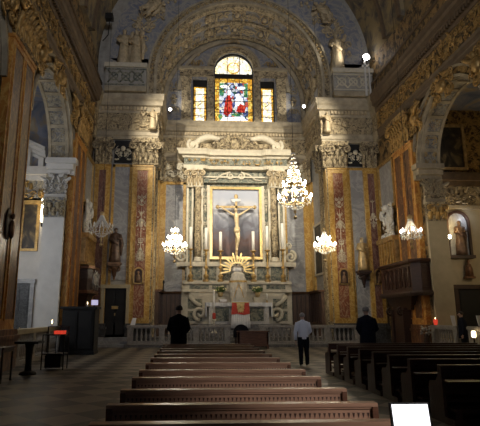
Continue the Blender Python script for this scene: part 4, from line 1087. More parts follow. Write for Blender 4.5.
# ================================================================== HIGH ALTAR
YR = 31.95
def retable():
    t = thing('altar_retable', 'tall cream and gilt marble high altar retable with columns and scrolled pediment', 'altarpiece', (AX, 31.4, 0.45))
    X = lambda s, a: AX + s * a
    mb = MB()   # back slab and base
    mb.box(AX - 3.3, AX + 3.3, 31.55, YR, 3.6, 11.3, 1); mb.box(AX - 3.45, AX + 3.45, 31.05, YR, 3.55, 3.8, 0); mb.box(AX - 3.3, AX + 3.3, 31.2, YR, 3.8, 4.7, 1); mb.box(AX - 3.5, AX + 3.5, 31.0, YR, 4.7, 4.98, 0)
    mb.box(AX - 3.5, AX + 3.5, 31.1, YR, .45, 3.55, 0)
    for a0 in (-3.2, -2.2, -1.3, -.1, 1.1, 2.0, 3.0): mb.box(AX + a0, AX + a0 + .2, 31.12, 31.2, 3.8, 4.7, 0)
    obj('base', mb, ['stucco_cream', 'dark_green_inlay'], t)
    mb = MB()
    for s in (-1, 1):
        for a0, a1 in ((2.15, 2.55), (2.8, 3.2), (.5, 1.8)):
            x0, x1 = sorted((X(s, a0), X(s, a1))); mb.box(x0, x1, 31.15, 31.22, 3.95, 4.55)
        x0, x1 = sorted((X(s, 3.12), X(s, 2.92))); mb.box(x0, x1, 31.4, 31.5, 5.2, 9.9)
        x0, x1 = sorted((X(s, 1.9), X(s, 2.1))); mb.box(x0, x1, 31.38, 31.45, 5.2, 9.9)
    mb.box(AX - 2.2, AX + 2.2, 31.3, 31.38, 10.3, 10.62)
    for a0, a1 in ((-3.1, -2.3), (-1.9, -.9), (-.7, .7), (.9, 1.9), (2.3, 3.1)): mb.box(AX + a0, AX + a1, 30.99 if abs(a0 + a1) > 4 else 31.12, 31.3, 11.45, 11.88)
    obj('green_inlay_panel', mb, 'dark_green_inlay', t, label='dark green marble inlay')
    for s in (-1, 1):       # pilasters and round columns
        mb = MB(); x0, x1 = sorted((X(s, 2.88), X(s, 3.25)))
        mb.box(*sorted((X(s, 3.25), X(s, 3.12))), 31.3, 31.6, 5, 10.3); mb.box(*sorted((X(s, 2.92), X(s, 2.80))), 31.3, 31.6, 5, 10.3)
        capital(mb, (X(s, 3.02), 31.35, 9.95), UX, NF, .45, 1.3, 0, 1, .35)
        obj('outer_pilaster', mb, ['stucco_cream', 'stucco_gold'], t)
        mb = MB(); cx = X(s, 2.5); cy = 31.25
        mb.lathe([(.30, 4.98), (.30, 5.1), (.24, 5.14), (.27, 5.24), (.22, 5.3)], cx, cy, 18, 0)
        mb.lathe([(.215, 5.3), (.22, 6.5), (.20, 8.5), (.18, 9.95)], cx, cy, 18, 1, lambda a, z: 1 + .05 * math.sin(a * 9))
        for k in range(16):
            zz = 5.5 + k * .28; aa = k * 1.1; mb.leaf((cx + .19 * math.sin(aa), cy - .19 * abs(math.cos(aa)), zz), (0, 0, 1), (0, -1, 0), .14, .26, .25, 2)
        capital(mb, (cx, 31.3, 9.95), UX, NF, .55, 1.3, 0, 2, .4)
        obj('column', mb, ['stucco_cream', 'stone_relief', 'stucco_gold'], t)
        mb = MB(); mb.box(*sorted((X(s, 2.3), X(s, 2.15))), 31.25, 31.6, 5, 10.3); mb.box(*sorted((X(s, 1.9), X(s, 1.72))), 31.25, 31.6, 5, 10.1)
        ornament(mb, (X(s, 2.02), 31.36, 7.6), UX, (0, 0, 1), NF, .26, 4.6, 26, .09, 21, 1)
        obj('inner_pilaster', mb, ['stucco_cream', 'stucco_cream'], t)
        mb = MB()
        mb.scroll((X(s, 3.55), 31.3, 5.35), (s, 0, 0), (0, 0, 1), .38, .11, 1.5, PI / 2, -1, 0, 18, 8); mb.scroll((X(s, 3.42), 31.3, 6.1), (s, 0, 0), (0, 0, -1), .2, .07, 1.3, PI / 2, -1, 0, 14, 8); mb.box(*sorted((X(s, 3.3), X(s, 3.85))), 31.15, 31.5, 4.7, 4.98)
        obj('side_volute', mb, 'stucco_cream', t)
    mb = MB()   # entablature following the projections
    pth = [(AX - 3.45, YR), (AX - 3.45, 31.0), (AX - 2.1, 31.0), (AX - 1.8, 31.2), (AX + 1.8, 31.2), (AX + 2.1, 31.0), (AX + 3.45, 31.0), (AX + 3.45, YR)]
    mb.sweep([(-.5, 11.2), (.0, 11.2), (.05, 11.42), (-.5, 11.42)], pth[::1], 0); mb.sweep([(-.5, 11.42), (-.01, 11.42), (-.01, 11.9), (-.5, 11.9)], pth, 1)
    mb.sweep([(-.5, 11.9), (.08, 11.9), (.14, 12.02), (.34, 12.08), (.40, 12.25), (.5, 12.42), (-.5, 12.46)], pth, 0)
    mb.prism(pth, lambda a, b, d: (a, b, d), 11.3, 12.4, 1)
    for k in range(9): ornament(mb, (AX - 2.9 + k * .725, 30.95 if abs(k - 4) > 2 else 31.1, 11.66), UX, (0, 0, 1), NF, .5, .3, 4, .09, k, 2)
    obj('entablature', mb, ['stucco_cream', 'dark_green_inlay', 'gilt'], t)
    mb = MB()   # scrolled segmental pediment
    for s in (-1, 1):
        pts = []; rs = []
        for i in range(15):
            u_ = i / 14; xx = 3.05 - 2.0 * u_; zz = 12.75 + .75 * math.sin(min(1, u_ * 1.25) * PI * .62) - .15 * max(0, u_ - .7); pts.append((X(s, xx), 31.35, zz)); rs.append(.13 + .12 * math.sin(u_ * PI))
        mb.tube(pts, rs, 8, 0); mb.tube([(p_[0] , p_[1] + .25, p_[2] + .03) for p_ in pts], [r_ * 1.3 for r_ in rs], 8, 0)
        mb.scroll((X(s, 2.85), 31.3, 12.9), (s, 0, 0), (0, 0, 1), .42, .13, 1.5, PI * .35, -1, 0, 18, 8)
        mb.box(*sorted((X(s, 2.6), X(s, 1.0))), 31.45, 31.7, 12.45, 13.1, 1)
    mb.box(AX - 1.1, AX + 1.1, 31.5, 31.8, 12.45, 13.4, 1)
    obj('pediment', mb, ['stucco_cream', 'stone_relief'], t)
    mb = MB(); ornament(mb, (AX, 31.35, 12.95), UX, (0, 0, 1), NF, 2.6, .95, 34, .24, 5, 0); mb.blob((AX, 31.3, 13.0), (.32, .14, .4), 12)
    for s in (-1, 1): mb.blob((X(s, .75), 31.3, 13.1), (.14, .12, .16), 8); ornament(mb, (X(s, 1.9), 31.4, 12.75), UX, (0, 0, 1), NF, 1.2, .5, 10, .16, 15, 0)
    obj('cartouche', mb, 'stone_relief', t)
    mb = MB()   # scroll crest over the painting
    for s in (-1, 1):
        mb.scroll((X(s, .35), 31.25, 10.75), (s, 0, 0), (0, 0, 1), .28, .07, 1.3, PI / 2, -1, 0, 14, 6); mb.tube([(X(s, .4), 31.25, 11.0), (X(s, .9), 31.25, 10.85), (X(s, 1.3), 31.25, 10.5), (X(s, 1.75), 31.25, 10.45)], [.07, .06, .06, .04], 6)
    mb.box(AX - 2.15, AX + 2.15, 31.2, 31.4, 10.62, 10.72)
    obj('crest', mb, 'stucco_cream', t)
retable()
framed('painting', 'altar painting of a stormy grey sky in a gold frame behind the crucifix', lambda a, b, d: (a, 31.55 - d, b), AX - 1.55, AX + 1.55, 5.35, 9.85, .3, 'calvary_painting', 'bright_gold', .17)
# painted figures low in the altar painting are part of the canvas
# crucifix
def crucifix():
    t = thing('crucifix', 'large gilded crucifix with pale figure standing before the altar painting', 'crucifix', (AX, 30.95, 4.2))
    y = 31.0
    mb = MB(); mb.box(AX - .07, AX + .07, y, y + .1, 4.3, 9.25); mb.box(AX - 1.2, AX + 1.2, y, y + .1, 8.52, 8.66)
    for s in (-1, 1): mb.blob((AX + s * 1.22, y + .05, 8.59), (.14, .06, .14), 8)
    mb.blob((AX, y + .05, 9.3), (.14, .06, .16), 8); obj('cross', mb, 'old_gilt', t)
    h = 2.5; J = []; E = []
    def j(x, yy, z, r, par=None):
        J.append((AX + x, y - .06 + yy, z, r)); 
        if par is not None: E.append((par, len(J) - 1))
        return len(J) - 1
    pel = j(.03, -.04, 7.1, (.17, .13)); wa = j(.02, -.02, 7.4, (.14, .11), pel); ch = j(0, -.03, 7.8, (.20, .14), wa); nb = j(0, 0, 8.05, (.11, .09), ch); nk = j(-.03, -.04, 8.2, .06, nb); hd = j(-.06, -.10, 8.36, .11, nk); j(-.07, -.10, 8.48, .08, hd)
    for s in (-1, 1):
        sh = j(s * .22, 0, 8.05, .08, nb); el = j(s * .62, 0, 8.32, .06, sh); wr = j(s * .98, .02, 8.54, .04, el); 
        hb = j(s * 1.06, .02, 8.57, .04, wr)
        for q in range(5): j(s * (1.15 - (.02 if q == 4 else 0)), -.01, 8.57 + (q - 2) * .022, .014, hb)
        hp = j(.03 + s * .09, -.04, 6.98, .11, pel); kn = j(.10 + s * .03, -.18, 6.42, .08, hp); an = j(s * .025, -.03, 5.85, .05, kn); j(s * .025, -.10, 5.7, .045, an)
    me = skin_mesh('corpus', J, E, 0, 1); me.transform(Matrix.Translation(-ORG[t.name])); me.materials.append(M['pale_gold'])
    o = D.objects.new('corpus', me); col.objects.link(o); o.parent = t
    mb = MB(); mb.lathe([(.19, 6.85), (.21, 7.0), (.18, 7.2)], AX + .03, y - .1, 14, 0, fold(2), True, 1, .8); obj('loincloth', mb, 'pale_gold', t)
    mb = MB(); mb.prism([(AX - .27, 8.92), (AX + .3, 8.98), (AX + .27, 9.14), (AX - .3, 9.1)], fY, y - .04, y); mb.scroll((AX - .3, y - .02, 9.02), (-1, 0, 0), (0, 0, 1), .06, .02); obj('title_scroll', mb, 'white_cloth', t)
crucifix()
# sunburst
t = thing('sunburst', 'gold sunburst of rays around a grey dome above the white tabernacle', 'sunburst', (AX, 30.7, 4.1))
mb = MB()
for k in range(15):
    a = -.2 + (PI + .4) * k / 14; L = 1.05 if k % 2 == 0 else .85
    c, s = math.cos(a), math.sin(a); w = .035
    z0 = 4.45; P_ = [(AX + .3 * c - w * s * .5, z0 + .3 * s + w * c * .5), (AX + L * c, z0 + L * s), (AX + .3 * c + w * s * .5, z0 + .3 * s - w * c * .5)]
    P_ = [(AX + .5 * c - w * s, z0 + .5 * s + w * c), (AX + L * c - w * 1.6 * s, z0 + L * s + w * 1.6 * c), (AX + (L + .08) * c, z0 + (L + .08) * s), (AX + L * c + w * 1.6 * s, z0 + L * s - w * 1.6 * c), (AX + .5 * c + w * s, z0 + .5 * s - w * c)]
    mb.prism(P_, fY, 30.68, 30.73)
mb.ring(AX, 4.45, .42, .52, -.2, PI + .2, fY, 30.69, 30.72)
obj('rays', mb, 'bright_gold', t)
mb = MB(); mb.blob((AX, 30.7, 4.4), (.42, .2, .3), 16); mb.blob((AX, 30.6, 4.72), .05, 8); obj('dome', mb, 'silver', t)

def altar():
    # steps (predella)
    mb = MB()
    for i in range(4): mb.box(AX - 3.2 + i * .25, AX + 3.2 - i * .25, 28.75 + i * .3, 31.1, .45 + i * .17, .45 + (i + 1) * .17)
    struct('trim_25', mb, 'step_stone')
    t = thing('altar', 'high altar table of pale carved marble with candle shelves', 'altar', (AX, 30.3, 1.13))
    mb = MB(); mb.box(AX - 1.8, AX + 1.8, 29.95, 30.75, 1.13, 2.28); mb.box(AX - 2.0, AX + 2.0, 29.8, 30.75, 2.28, 2.37)
    for s in (-1, 1): mb.box(AX + s * 1.7 - .12, AX + s * 1.7 + .12, 29.85, 30.0, 1.13, 2.28)
    obj('table', mb, 'white_marble', t)
    mb = MB()
    for k in range(3): mb.box(AX - 1.5 + k * 1.05, AX - .6 + k * 1.05, 29.92, 29.96, 1.3, 2.1)
    obj('front_panel', mb, 'dark_green_inlay', t)
    mb = MB(); mb.box(AX - 3.3, AX + 3.3, 30.65, 31.1, 1.13, 2.75); mb.box(AX - 3.0, AX + 3.0, 30.6, 31.1, 2.75, 3.05); mb.box(AX - 3.4, AX + 3.4, 30.5, 31.1, 3.05, 3.2); mb.box(AX - 3.3, AX + 3.3, 30.6, 31.1, 3.2, 3.55); mb.box(AX - 3.4, AX + 3.4, 30.45, 31.1, 3.55, 3.68)
    obj('gradine', mb, 'stucco_cream', t)
    for s in (-1, 1):
        for a0, a1, z0, z1 in ((.7, 1.6, 3.24, 3.5), (1.8, 3.0, 3.24, 3.5), (2.2, 3.1, 2.05, 2.65), (2.2, 3.1, 1.3, 1.9)): mb = MB(); mb.box(*sorted((AX + s * a0, AX + s * a1)), 30.57 if z0 > 3 else 30.62, 30.66, z0, z1); obj('inlay_panel', mb, 'dark_green_inlay', t)
    for s in (-1, 1):
        mb = MB(); mb.scroll((AX + s * 2.35, 30.4, 1.75), (s, 0, 0), (0, 0, -1), .42, .12, 1.3, PI / 2, -1, 0, 16, 8); mb.tube([(AX + s * 2.3, 30.4, 2.2), (AX + s * 2.7, 30.4, 2.45), (AX + s * 3.0, 30.4, 2.85)], [.14, .12, .16], 8); obj('side_scroll', mb, 'stucco_cream', t)
    c = MB(); c.box(AX - 1.95, AX + 1.95, 29.78, 30.6, 2.37, 2.40)
    for s in (-1, 1): c.box(*sorted((AX + s * 1.95, AX + s * 2.02)), 29.78, 30.6, 1.55, 2.40)
    n = 40
    vs = []; fs = []
    for i in range(n + 1):
        x = AX - 2.02 + 4.04 * i / n; yy = 29.76 + .02 * math.sin(i * 1.7); vs += [(x, yy, 2.40), (x, yy - .01, 2.16 + .01 * math.sin(i)), (x, yy + .03, 2.16), (x, yy + .03, 2.40)]
    for i in range(n):
        for j_ in range(4): fs.append((i * 4 + j_, i * 4 + (j_ + 1) % 4, i * 4 + 4 + (j_ + 1) % 4, i * 4 + 4 + j_))
    c.add(vs, fs)
    tag(obj('altar_cloth', c, 'white_cloth'), 'white cloth covering the high altar table', 'cloth')
altar()
# tabernacle with white veil
t = thing('tabernacle', 'white veiled tabernacle with gold cords in the middle of the high altar', 'tabernacle', (AX, 30.3, 2.4))
mb = MB(); mb.box(AX - .4, AX + .4, 30.05, 30.6, 2.4, 3.7); obj('cabinet', mb, 'bright_gold', t)
mb = MB(); mb.lathe([(.50, 2.42), (.52, 2.9), (.54, 3.6), (.50, 3.85), (.42, 3.95), (.40, 4.15), (.2, 4.28)], AX, 30.3, 40, 0, lambda a, z: 1 + .035 * math.sin(a * 16), True, 1, .75); obj('veil', mb, 'cream_cloth', t)
mb = MB()
for s in (-1, 1): mb.tube([(AX, 29.86, 3.5), (AX + s * .16, 29.85, 3.15), (AX + s * .3, 29.87, 2.7)], .025, 6)
mb.lathe([(.55, 3.62), (.565, 3.68), (.55, 3.74)], AX, 30.3, 32, 0, None, True, 1, .76); obj('gold_trim', mb, 'bright_gold', t)
# cloth covered ambo before the altar
t = thing('ambo', 'ambo draped in white cloth with a red and gold embroidered front', 'lectern', (AX, 29.3, .45))
mb = MB(); mb.box(AX - .3, AX + .3, 29.15, 29.5, .62, 2.2); mb.tbox(AX - .32, AX + .32, 29.1, 29.55, 2.2, 2.35, .1, .05); obj('stand', mb, 'dark_wood', t)
mb = MB()
vs = []; fs = []; n = 28
for (zz, sp) in ((2.42, .95), (1.9, 1.0), (1.4, 1.08), (.9, 1.15)):
    for i in range(n + 1):
        u_ = -1 + 2 * i / n; vs.append((AX + .5 * sp * u_, 29.0 - .02 * math.cos(i * 1.9) - (.02 if zz < 2 else 0), zz))
for r_i in range(3):
    for i in range(n): fs.append((r_i * (n + 1) + i, r_i * (n + 1) + i + 1, (r_i + 1) * (n + 1) + i + 1, (r_i + 1) * (n + 1) + i))
mb.add(vs, fs, 0, True); mb.box(AX - .48, AX + .48, 29.0, 29.55, 2.38, 2.44); o = obj('white_drape', mb, 'white_cloth', t)
md = o.modifiers.new('s', 'SOLIDIFY'); md.thickness = .02
mb = MB(); mb.prism([(AX - .5, 2.38), (AX + .5, 2.38), (AX + .54, 1.72), (AX + .2, 1.66), (AX - .2, 1.72), (AX - .54, 1.68)], fY, 28.92, 28.96); obj('red_frontal', mb, 'red_cloth', t, label='red cloth front')
mb = MB(); mb.prism(disc(AX, 2.08, .13, .28, 18), fY, 28.88, 28.93)
for s in (-1, 1):
    mb.prism([(AX + s * .05, 2.38), (AX + s * .24, 2.38), (AX + s * .17, 1.9), (AX + s * .12, 1.75)], fY, 28.90, 28.925)
mb.box(AX - .5, AX + .5, 28.9, 28.93, 2.36, 2.4); ornament(mb, (AX, 28.9, 2.05), UX, (0, 0, 1), NF, .4, .5, 5, .06, 3)
obj('gold_embroidery', mb, 'bright_gold', t)

# candlesticks
def candlestick(label, hb, hc):
    t = thing('candlestick', label, 'candlestick', (0, 0, 0), 'tall gilt candlesticks on the high altar')
    mb = MB()
    mb.lathe([(.17, 0), (.18, .06), (.10, .14), (.09, .22), (.16, .34), (.17, .42), (.07, .52), (.06, .8), (.13, .88), (.13, .95), (.06, 1.02), (.055, hb - .3), (.11, hb - .24), (.045, hb - .15), (.07, hb - .08)], 0, 0, 12)
    for k in range(3):
        a = 2 * PI * k / 3 + .5; mb.scroll((.13 * math.cos(a), .13 * math.sin(a), .10), (math.cos(a), math.sin(a), 0), (0, 0, 1), .08, .03, 1.2)
    obj('stem', mb, 'gilt', t)
    mb = MB(); mb.lathe([(.05, hb - .08), (.18, hb), (.20, hb + .05), (.04, hb + .05)], 0, 0, 14); obj('drip_pan', mb, 'gilt', t)
    mb = MB(); mb.lathe([(.10, hb + .04), (.095, hb + hc)], 0, 0, 12); mb.lathe([(.006, hb + hc), (.006, hb + hc + .05)], 0, 0, 5); obj('candle', mb, 'wax', t)
    return t
cs = [(-2.95, 2.05, 1.45, 'outermost on the left'), (-1.97, 2.0, 1.45, 'second from the left'), (-1.05, 1.95, 1.25, 'third from the left, just left of the crucifix'), (1.05, 1.95, 1.3, 'fourth from the left, just right of the crucifix'), (1.95, 2.0, 1.6, 'fifth from the left'), (2.95, 2.05, 1.75, 'outermost on the right')]
for dx, hb, hc, w in cs:
    o = candlestick('gilt candlestick on the high altar, %s' % w, hb, hc); o.location = (AX + dx, 30.8, 3.68)

def bouquet(label, x, y, z, seed, s=1):
    t = thing('flower_arrangement', label, 'flowers', (x, y, z)); r = random.Random(seed)
    mb = MB(); mb.lathe([(.10, z), (.14, z + .1), (.18, z + .28), (.15, z + .3)], x, y, 14); obj('vase', mb, 'old_gilt', t)
    mb = MB(); mf = MB()
    for i in range(60):
        a = r.uniform(0, 2 * PI); e = r.uniform(0, 1); L = r.uniform(.22, .42); d = Vector((math.cos(a) * e * 1.5, math.sin(a) * e * .7, .75 + .4 * (1 - e))).normalized()
        p0 = Vector((x, y, z + .28)); p1 = p0 + d * L
        if i % 2: mb.leaf(p0 + d * L * .5, d, Vector((0, -1, 0)), .09, .22, .3)
        else: mb.tube([p0, p1], .008, 4); mf.blob(p1, r.uniform(.045, .075), 6)
    obj('foliage', mb, 'leaf', t); obj('blossoms', mf, 'petal', t)
bouquet('yellow and white flower arrangement on the altar, left of the tabernacle', AX - 1.1, 30.25, 2.41, 1)
bouquet('yellow and white flower arrangement on the altar, right of the tabernacle', AX + 1.2, 30.25, 2.41, 2)
for o in list(S.objects):
    if o.get('category') == 'flowers': o.location.z = 2.72
for k, x in enumerate((AX - 1.1, AX + 1.2)):
    mb = MB(); mb.box(x - .22, x + .22, 30.1, 30.45, 2.40, 2.72); mb.box(x - .26, x + .26, 30.06, 30.49, 2.66, 2.72)
    tag(obj('vase_plinth', mb, 'stucco_cream'), 'small pale block on the altar under the %s flower arrangement' % ('left' if k == 0 else 'right'), 'plinth')
# altar candles and the paschal candle
def small_candle(label, x, y, z, h, base):
    t = thing('altar_candle', label, 'candle', (x, y, z))
    mb = MB(); mb.lathe([(.09, z), (.05, z + .05), (.03, z + base), (.07, z + base + .02)], x, y, 12); obj('holder', mb, 'gilt', t)
    mb = MB(); mb.lathe([(.035, z + base + .02), (.033, z + base + h)], x, y, 10); obj('candle', mb, 'wax', t)
small_candle('thin white candle standing on the right end of the altar cloth', AX + 1.75, 30.1, 2.40, .45, .12)
t = thing('paschal_candle', 'tall cream candle on a stand with red band, left of the altar', 'candle', (AX - 1.55, 28.95, .62))
mb = MB(); mb.lathe([(.2, .62), (.18, .68), (.05, .8), (.05, 1.25), (.11, 1.35), (.11, 1.42)], AX - 1.55, 28.95, 14); obj('stand', mb, 'stucco_cream', t)
mb = MB(); mb.lathe([(.08, 1.42), (.1, 1.5), (.1, 1.72), (.07, 1.78)], AX - 1.55, 28.95, 14); obj('red_band', mb, 'red_cloth', t)
mb = MB(); mb.lathe([(.055, 1.78), (.05, 3.1)], AX - 1.55, 28.95, 12); obj('candle', mb, 'wax', t)
# open missal on altar
t = thing('missal', 'open book on a stand on the left side of the altar cloth', 'book', (AX - .95, 29.95, 2.4))
mb = MB(); mb.add([(AX - 1.2, 29.85, 2.42), (AX - .7, 29.85, 2.42), (AX - .7, 30.1, 2.56), (AX - 1.2, 30.1, 2.56), (AX - 1.2, 29.85, 2.40), (AX - .7, 29.85, 2.40), (AX - .7, 30.1, 2.40), (AX - 1.2, 30.1, 2.40)], [(0, 1, 2, 3), (4, 7, 6, 5), (0, 4, 5, 1), (1, 5, 6, 2), (2, 6, 7, 3), (3, 7, 4, 0)]); obj('stand', mb, 'bronze', t)
mb = MB()
for s in (-1, 1): mb.add([(AX - .95, 29.85, 2.43), (AX - .95 + s * .22, 29.85, 2.45), (AX - .95 + s * .22, 30.1, 2.59), (AX - .95, 30.1, 2.57), (AX - .95, 29.85, 2.46), (AX - .95 + s * .22, 29.85, 2.47), (AX - .95 + s * .22, 30.1, 2.61), (AX - .95, 30.1, 2.60)], [(0, 1, 2, 3), (4, 7, 6, 5), (0, 4, 5, 1), (1, 5, 6, 2), (2, 6, 7, 3), (3, 7, 4, 0)])
obj('pages', mb, 'white_card', t)

# choir stalls
def stalls(sg, label):
    t = thing('choir_stall', label, 'choir stall', (AX + sg * 4.3, 31.5, .45))
    X = lambda a: AX + sg * a
    mb = MB(); mb.box(*sorted((X(3.55), X(5.0))), 31.5, 31.8, .45, 3.0, 0); mb.box(*sorted((X(4.8), X(5.12))), 28.9, 31.5, .45, 3.0, 0); obj('backrest', mb, 'stall_wood', t)
    mb = MB()
    for k in range(5): x = 3.6 + k * .27; mb.box(*sorted((X(x), X(x + .06))), 31.44, 31.5, 1.2, 2.9)
    for k in range(6): y = 29.0 + k * .42; mb.box(*sorted((X(4.72), X(4.8))), y, y + .07, 1.2, 2.9)
    obj('moulding', mb, 'dark_wood', t)
    mb = MB(); mb.sweep([(-.35, 3.0), (.1, 3.0), (.16, 3.12), (-.35, 3.12)], [(X(3.5), 31.45), (X(4.75), 31.45), (X(4.75), 28.85)][::(1 if sg > 0 else -1)]) if sg > 0 else mb.sweep([(-.35, 3.0), (.1, 3.0), (.16, 3.12), (-.35, 3.12)], [(X(4.75), 28.85), (X(4.75), 31.45), (X(3.5), 31.45)])
    obj('cornice', mb, 'bronze' , t)
    mb = MB(); mb.box(*sorted((X(3.6), X(4.8))), 31.0, 31.5, .85, .92); mb.box(*sorted((X(4.3), X(4.8))), 29.0, 31.0, .85, .92); mb.box(*sorted((X(3.6), X(4.8))), 31.3, 31.5, .45, .85); mb.box(*sorted((X(4.6), X(4.8))), 29.0, 31.3, .45, .85); obj('seat', mb, 'stall_wood', t)
stalls(-1, 'dark wooden choir stall panelling left of the high altar'); stalls(1, 'dark wooden choir stall panelling right of the high altar')
# painting in the right chancel wall
framed('painting', 'dark framed painting on the right side wall of the chancel', lambda a, b, d: (CR - d, a, b), 29.2, 30.9, 4.2, 7.2, .12, 'dark_painting', 'stucco_cream', .14)
# thin lamp on the stall left
t = thing('stand_lamp', 'small dark lamp with white shade on top of the left choir stall', 'lamp', (-1.7, 31.4, 3.12))
mb = MB(); mb.lathe([(.16, 3.12), (.04, 3.18), (.03, 3.6), (.06, 3.64), (.06, 3.8), (.02, 3.84)], -1.7, 31.4, 12); obj('lamp_body', mb, 'iron', t)

# black door beside the chancel
d_ = D.objects.new('door_3', None); col.objects.link(d_); d_['kind'] = 'structure'; ORG['door_3'] = Vector((-4.17, YA - .1, .46)); d_.location = ORG['door_3']
mb = MB(); mb.box(-4.95, -4.78, YA - .3, YA, .46, 3.15); mb.box(-3.56, -3.39, YA - .3, YA, .46, 3.15); mb.box(-5.0, -3.35, YA - .34, YA, 3.12, 3.32); obj('door_frame', mb, 'warm_stucco', d_)
mb = MB(); mb.box(-4.78, -3.56, YA - .16, YA, .46, 3.12)
for z0, z1 in ((.6, 1.3), (1.45, 2.1), (2.25, 3.0)):
    for x0, x1 in ((-4.7, -4.22), (-4.12, -3.64)): mb.box(x0, x1, YA - .2, YA - .15, z0, z1)
obj('door_leaf', mb, 'black_paint', d_)
mb = MB(); mb.box(-4.35, -4.0, YA - .23, YA - .19, 1.98, 2.14); obj('brass_plate', mb, 'bright_gold', d_)
mb = MB(); mb.box(-4.2, -4.14, YA - .22, YA - .19, 1.62, 1.76); obj('door_handle', mb, 'old_gilt', d_)
t = thing('door_steps', 'pale blue-grey stone steps below the black door', 'steps', (-4.17, 27.2, 0))
mb = MB(); mb.box(-5.2, -3.2, 27.2, YA, 0, .46); obj('upper_step', mb, 'grey_marble', t)
mb = MB(); mb.box(-5.2, -3.2, 26.8, 27.2, 0, .3); obj('middle_step', mb, 'grey_marble', t)
mb = MB(); mb.box(-5.2, -3.2, 26.4, 26.8, 0, .15); obj('lower_step', mb, 'grey_marble', t)

# ---- balustrades
def balustrade(label, a, b, z, h, spacing=.24, mat='rail_marble', cap='rail_marble'):
    a, b = Vector((a[0], a[1], 0)), Vector((b[0], b[1], 0)); d = b - a; L = d.length; d.normalize(); n = Vector((-d.y, d.x, 0))
    c = (a + b) / 2; t = thing('balustrade', label, 'balustrade', (c.x, c.y, z))
    def ob(mb, s0, s1, w, z0, z1):
        P_ = [a + d * s0 - n * w, a + d * s1 - n * w, a + d * s1 + n * w, a + d * s0 + n * w]
        mb.prism([(q.x, q.y) for q in P_], lambda x, y, zz: (x, y, zz), z + z0, z + z1)
    mb = MB(); ob(mb, 0, L, .15, 0, .14); obj('plinth', mb, mat, t)
    mb = MB(); ob(mb, -.04, L + .04, .17, h - .12, h - .03); ob(mb, -.02, L + .02, .14, h - .17, h - .12); ob(mb, -.02, L + .02, .15, h - .03, h); obj('handrail', mb, cap, t)
    posts = [0] + [L * k / max(1, round(L / 2.0)) for k in range(1, max(1, round(L / 2.0)))] + [L]
    for s in posts:
        s = min(max(s, .16), L - .16); mb = MB(); ob(mb, s - .15, s + .15, .14, .14, h - .17); ob(mb, s - .09, s + .09, .155, .25, h - .28); obj('post', mb, mat, t)
    base = None; s = .5
    prof = [(.065, .14), (.065, .19), (.04, .22), (.06, .30), (.075, .38), (.055, .50), (.032, .62), (.032, .68), (.05, .70), (.03, .73), (.06, h - .20), (.06, h - .17)]
    me = None
    while s < L - .35:
        if min(abs(s - q) for q in posts) > .22:
            if me is None:
                mb = MB(); mb.lathe([(r, q) for r, q in prof], 0, 0, 10); o = obj('baluster', mb, mat, None); o.parent = t; me = o.data
            else:
                o = D.objects.new('baluster', me); col.objects.link(o); o.parent = t
            p_ = a + d * s; o.location = (p_.x - c.x, p_.y - c.y, 0)
        s += spacing
    return t
balustrade('pale marble communion balustrade, section left of the ambo', (-3.3, 26.75), (2.15, 26.75), .15, .98)
balustrade('pale marble communion balustrade, section right of the ambo', (3.75, 26.75), (9.2, 26.75), .15, .98)
balustrade('stone balustrade closing the left chapel behind the votive candle stand', (XL + .08, 16.7), (XL + .08, 22.3), 0, 1.17, .2, cap='warm_stucco')
balustrade('stone balustrade of the right chapel, far section beside the pillar', (XR - .2, 20.05), (XR - .2, 22.25), 0, 1.2, .2)
balustrade('stone balustrade of the right chapel, near section at the right edge', (XR - .2, 16.3), (XR - .2, 19.25), 0, 1.2, .2)
for k, (x, sg) in enumerate(((XL, 1), (XR, -1))):
    mb = MB(); mb.box(*sorted((x - sg * .3, x - sg * 5.2)), 16.6, 22.5, 0, .15); struct('trim_%d' % (26 + k), mb, 'white_marble')

# reddish wooden bench and round-backed dark chair in front of the ambo
t = thing('kneeling_bench', 'reddish wooden kneeling desk in the gap of the communion balustrade', 'kneeler', (3.3, 25.6, 0))
mb = MB(); mb.box(2.45, 4.0, 25.4, 25.5, 0.1, .8); mb.box(2.45, 2.53, 25.4, 26.0, 0, .8); mb.box(3.92, 4.0, 25.4, 26.0, 0, .8); obj('front_board', mb, 'pew_wood', t)
mb = MB(); mb.box(2.4, 4.05, 25.35, 25.75, .8, .86); obj('desk_top', mb, 'pew_wood', t)
mb = MB(); mb.box(2.5, 3.95, 25.0, 25.35, .12, .18); mb.box(2.5, 2.58, 25.0, 25.35, 0, .12); mb.box(3.87, 3.95, 25.0, 25.35, 0, .12); obj('kneeler', mb, 'pew_wood', t)
t = thing('presider_chair', 'dark chair with a rounded back in front of the draped ambo', 'chair', (2.7, 26.3, .15))
mb = MB(); mb.prism([(AX - .25 - .42, .5), (AX - .25 + .42, .5)] + [(AX - .25 + .42 * math.cos(PI * k / 12), .75 + .42 * math.sin(PI * k / 12)) for k in range(13)], fY, 26.25, 26.33); obj('backrest', mb, 'black_cloth', t)
mb = MB(); mb.box(AX - .6, AX + .3, 26.33, 26.85, .55, .68); obj('seat', mb, 'black_cloth', t)
for dx in (-.55, .2):
    for dy in (26.28, 26.78): mb = MB(); mb.box(AX + dx, AX + dx + .06, dy, dy + .06, .15, .56 if dy > 26.5 else .72); obj('leg', mb, 'dark_wood', t)

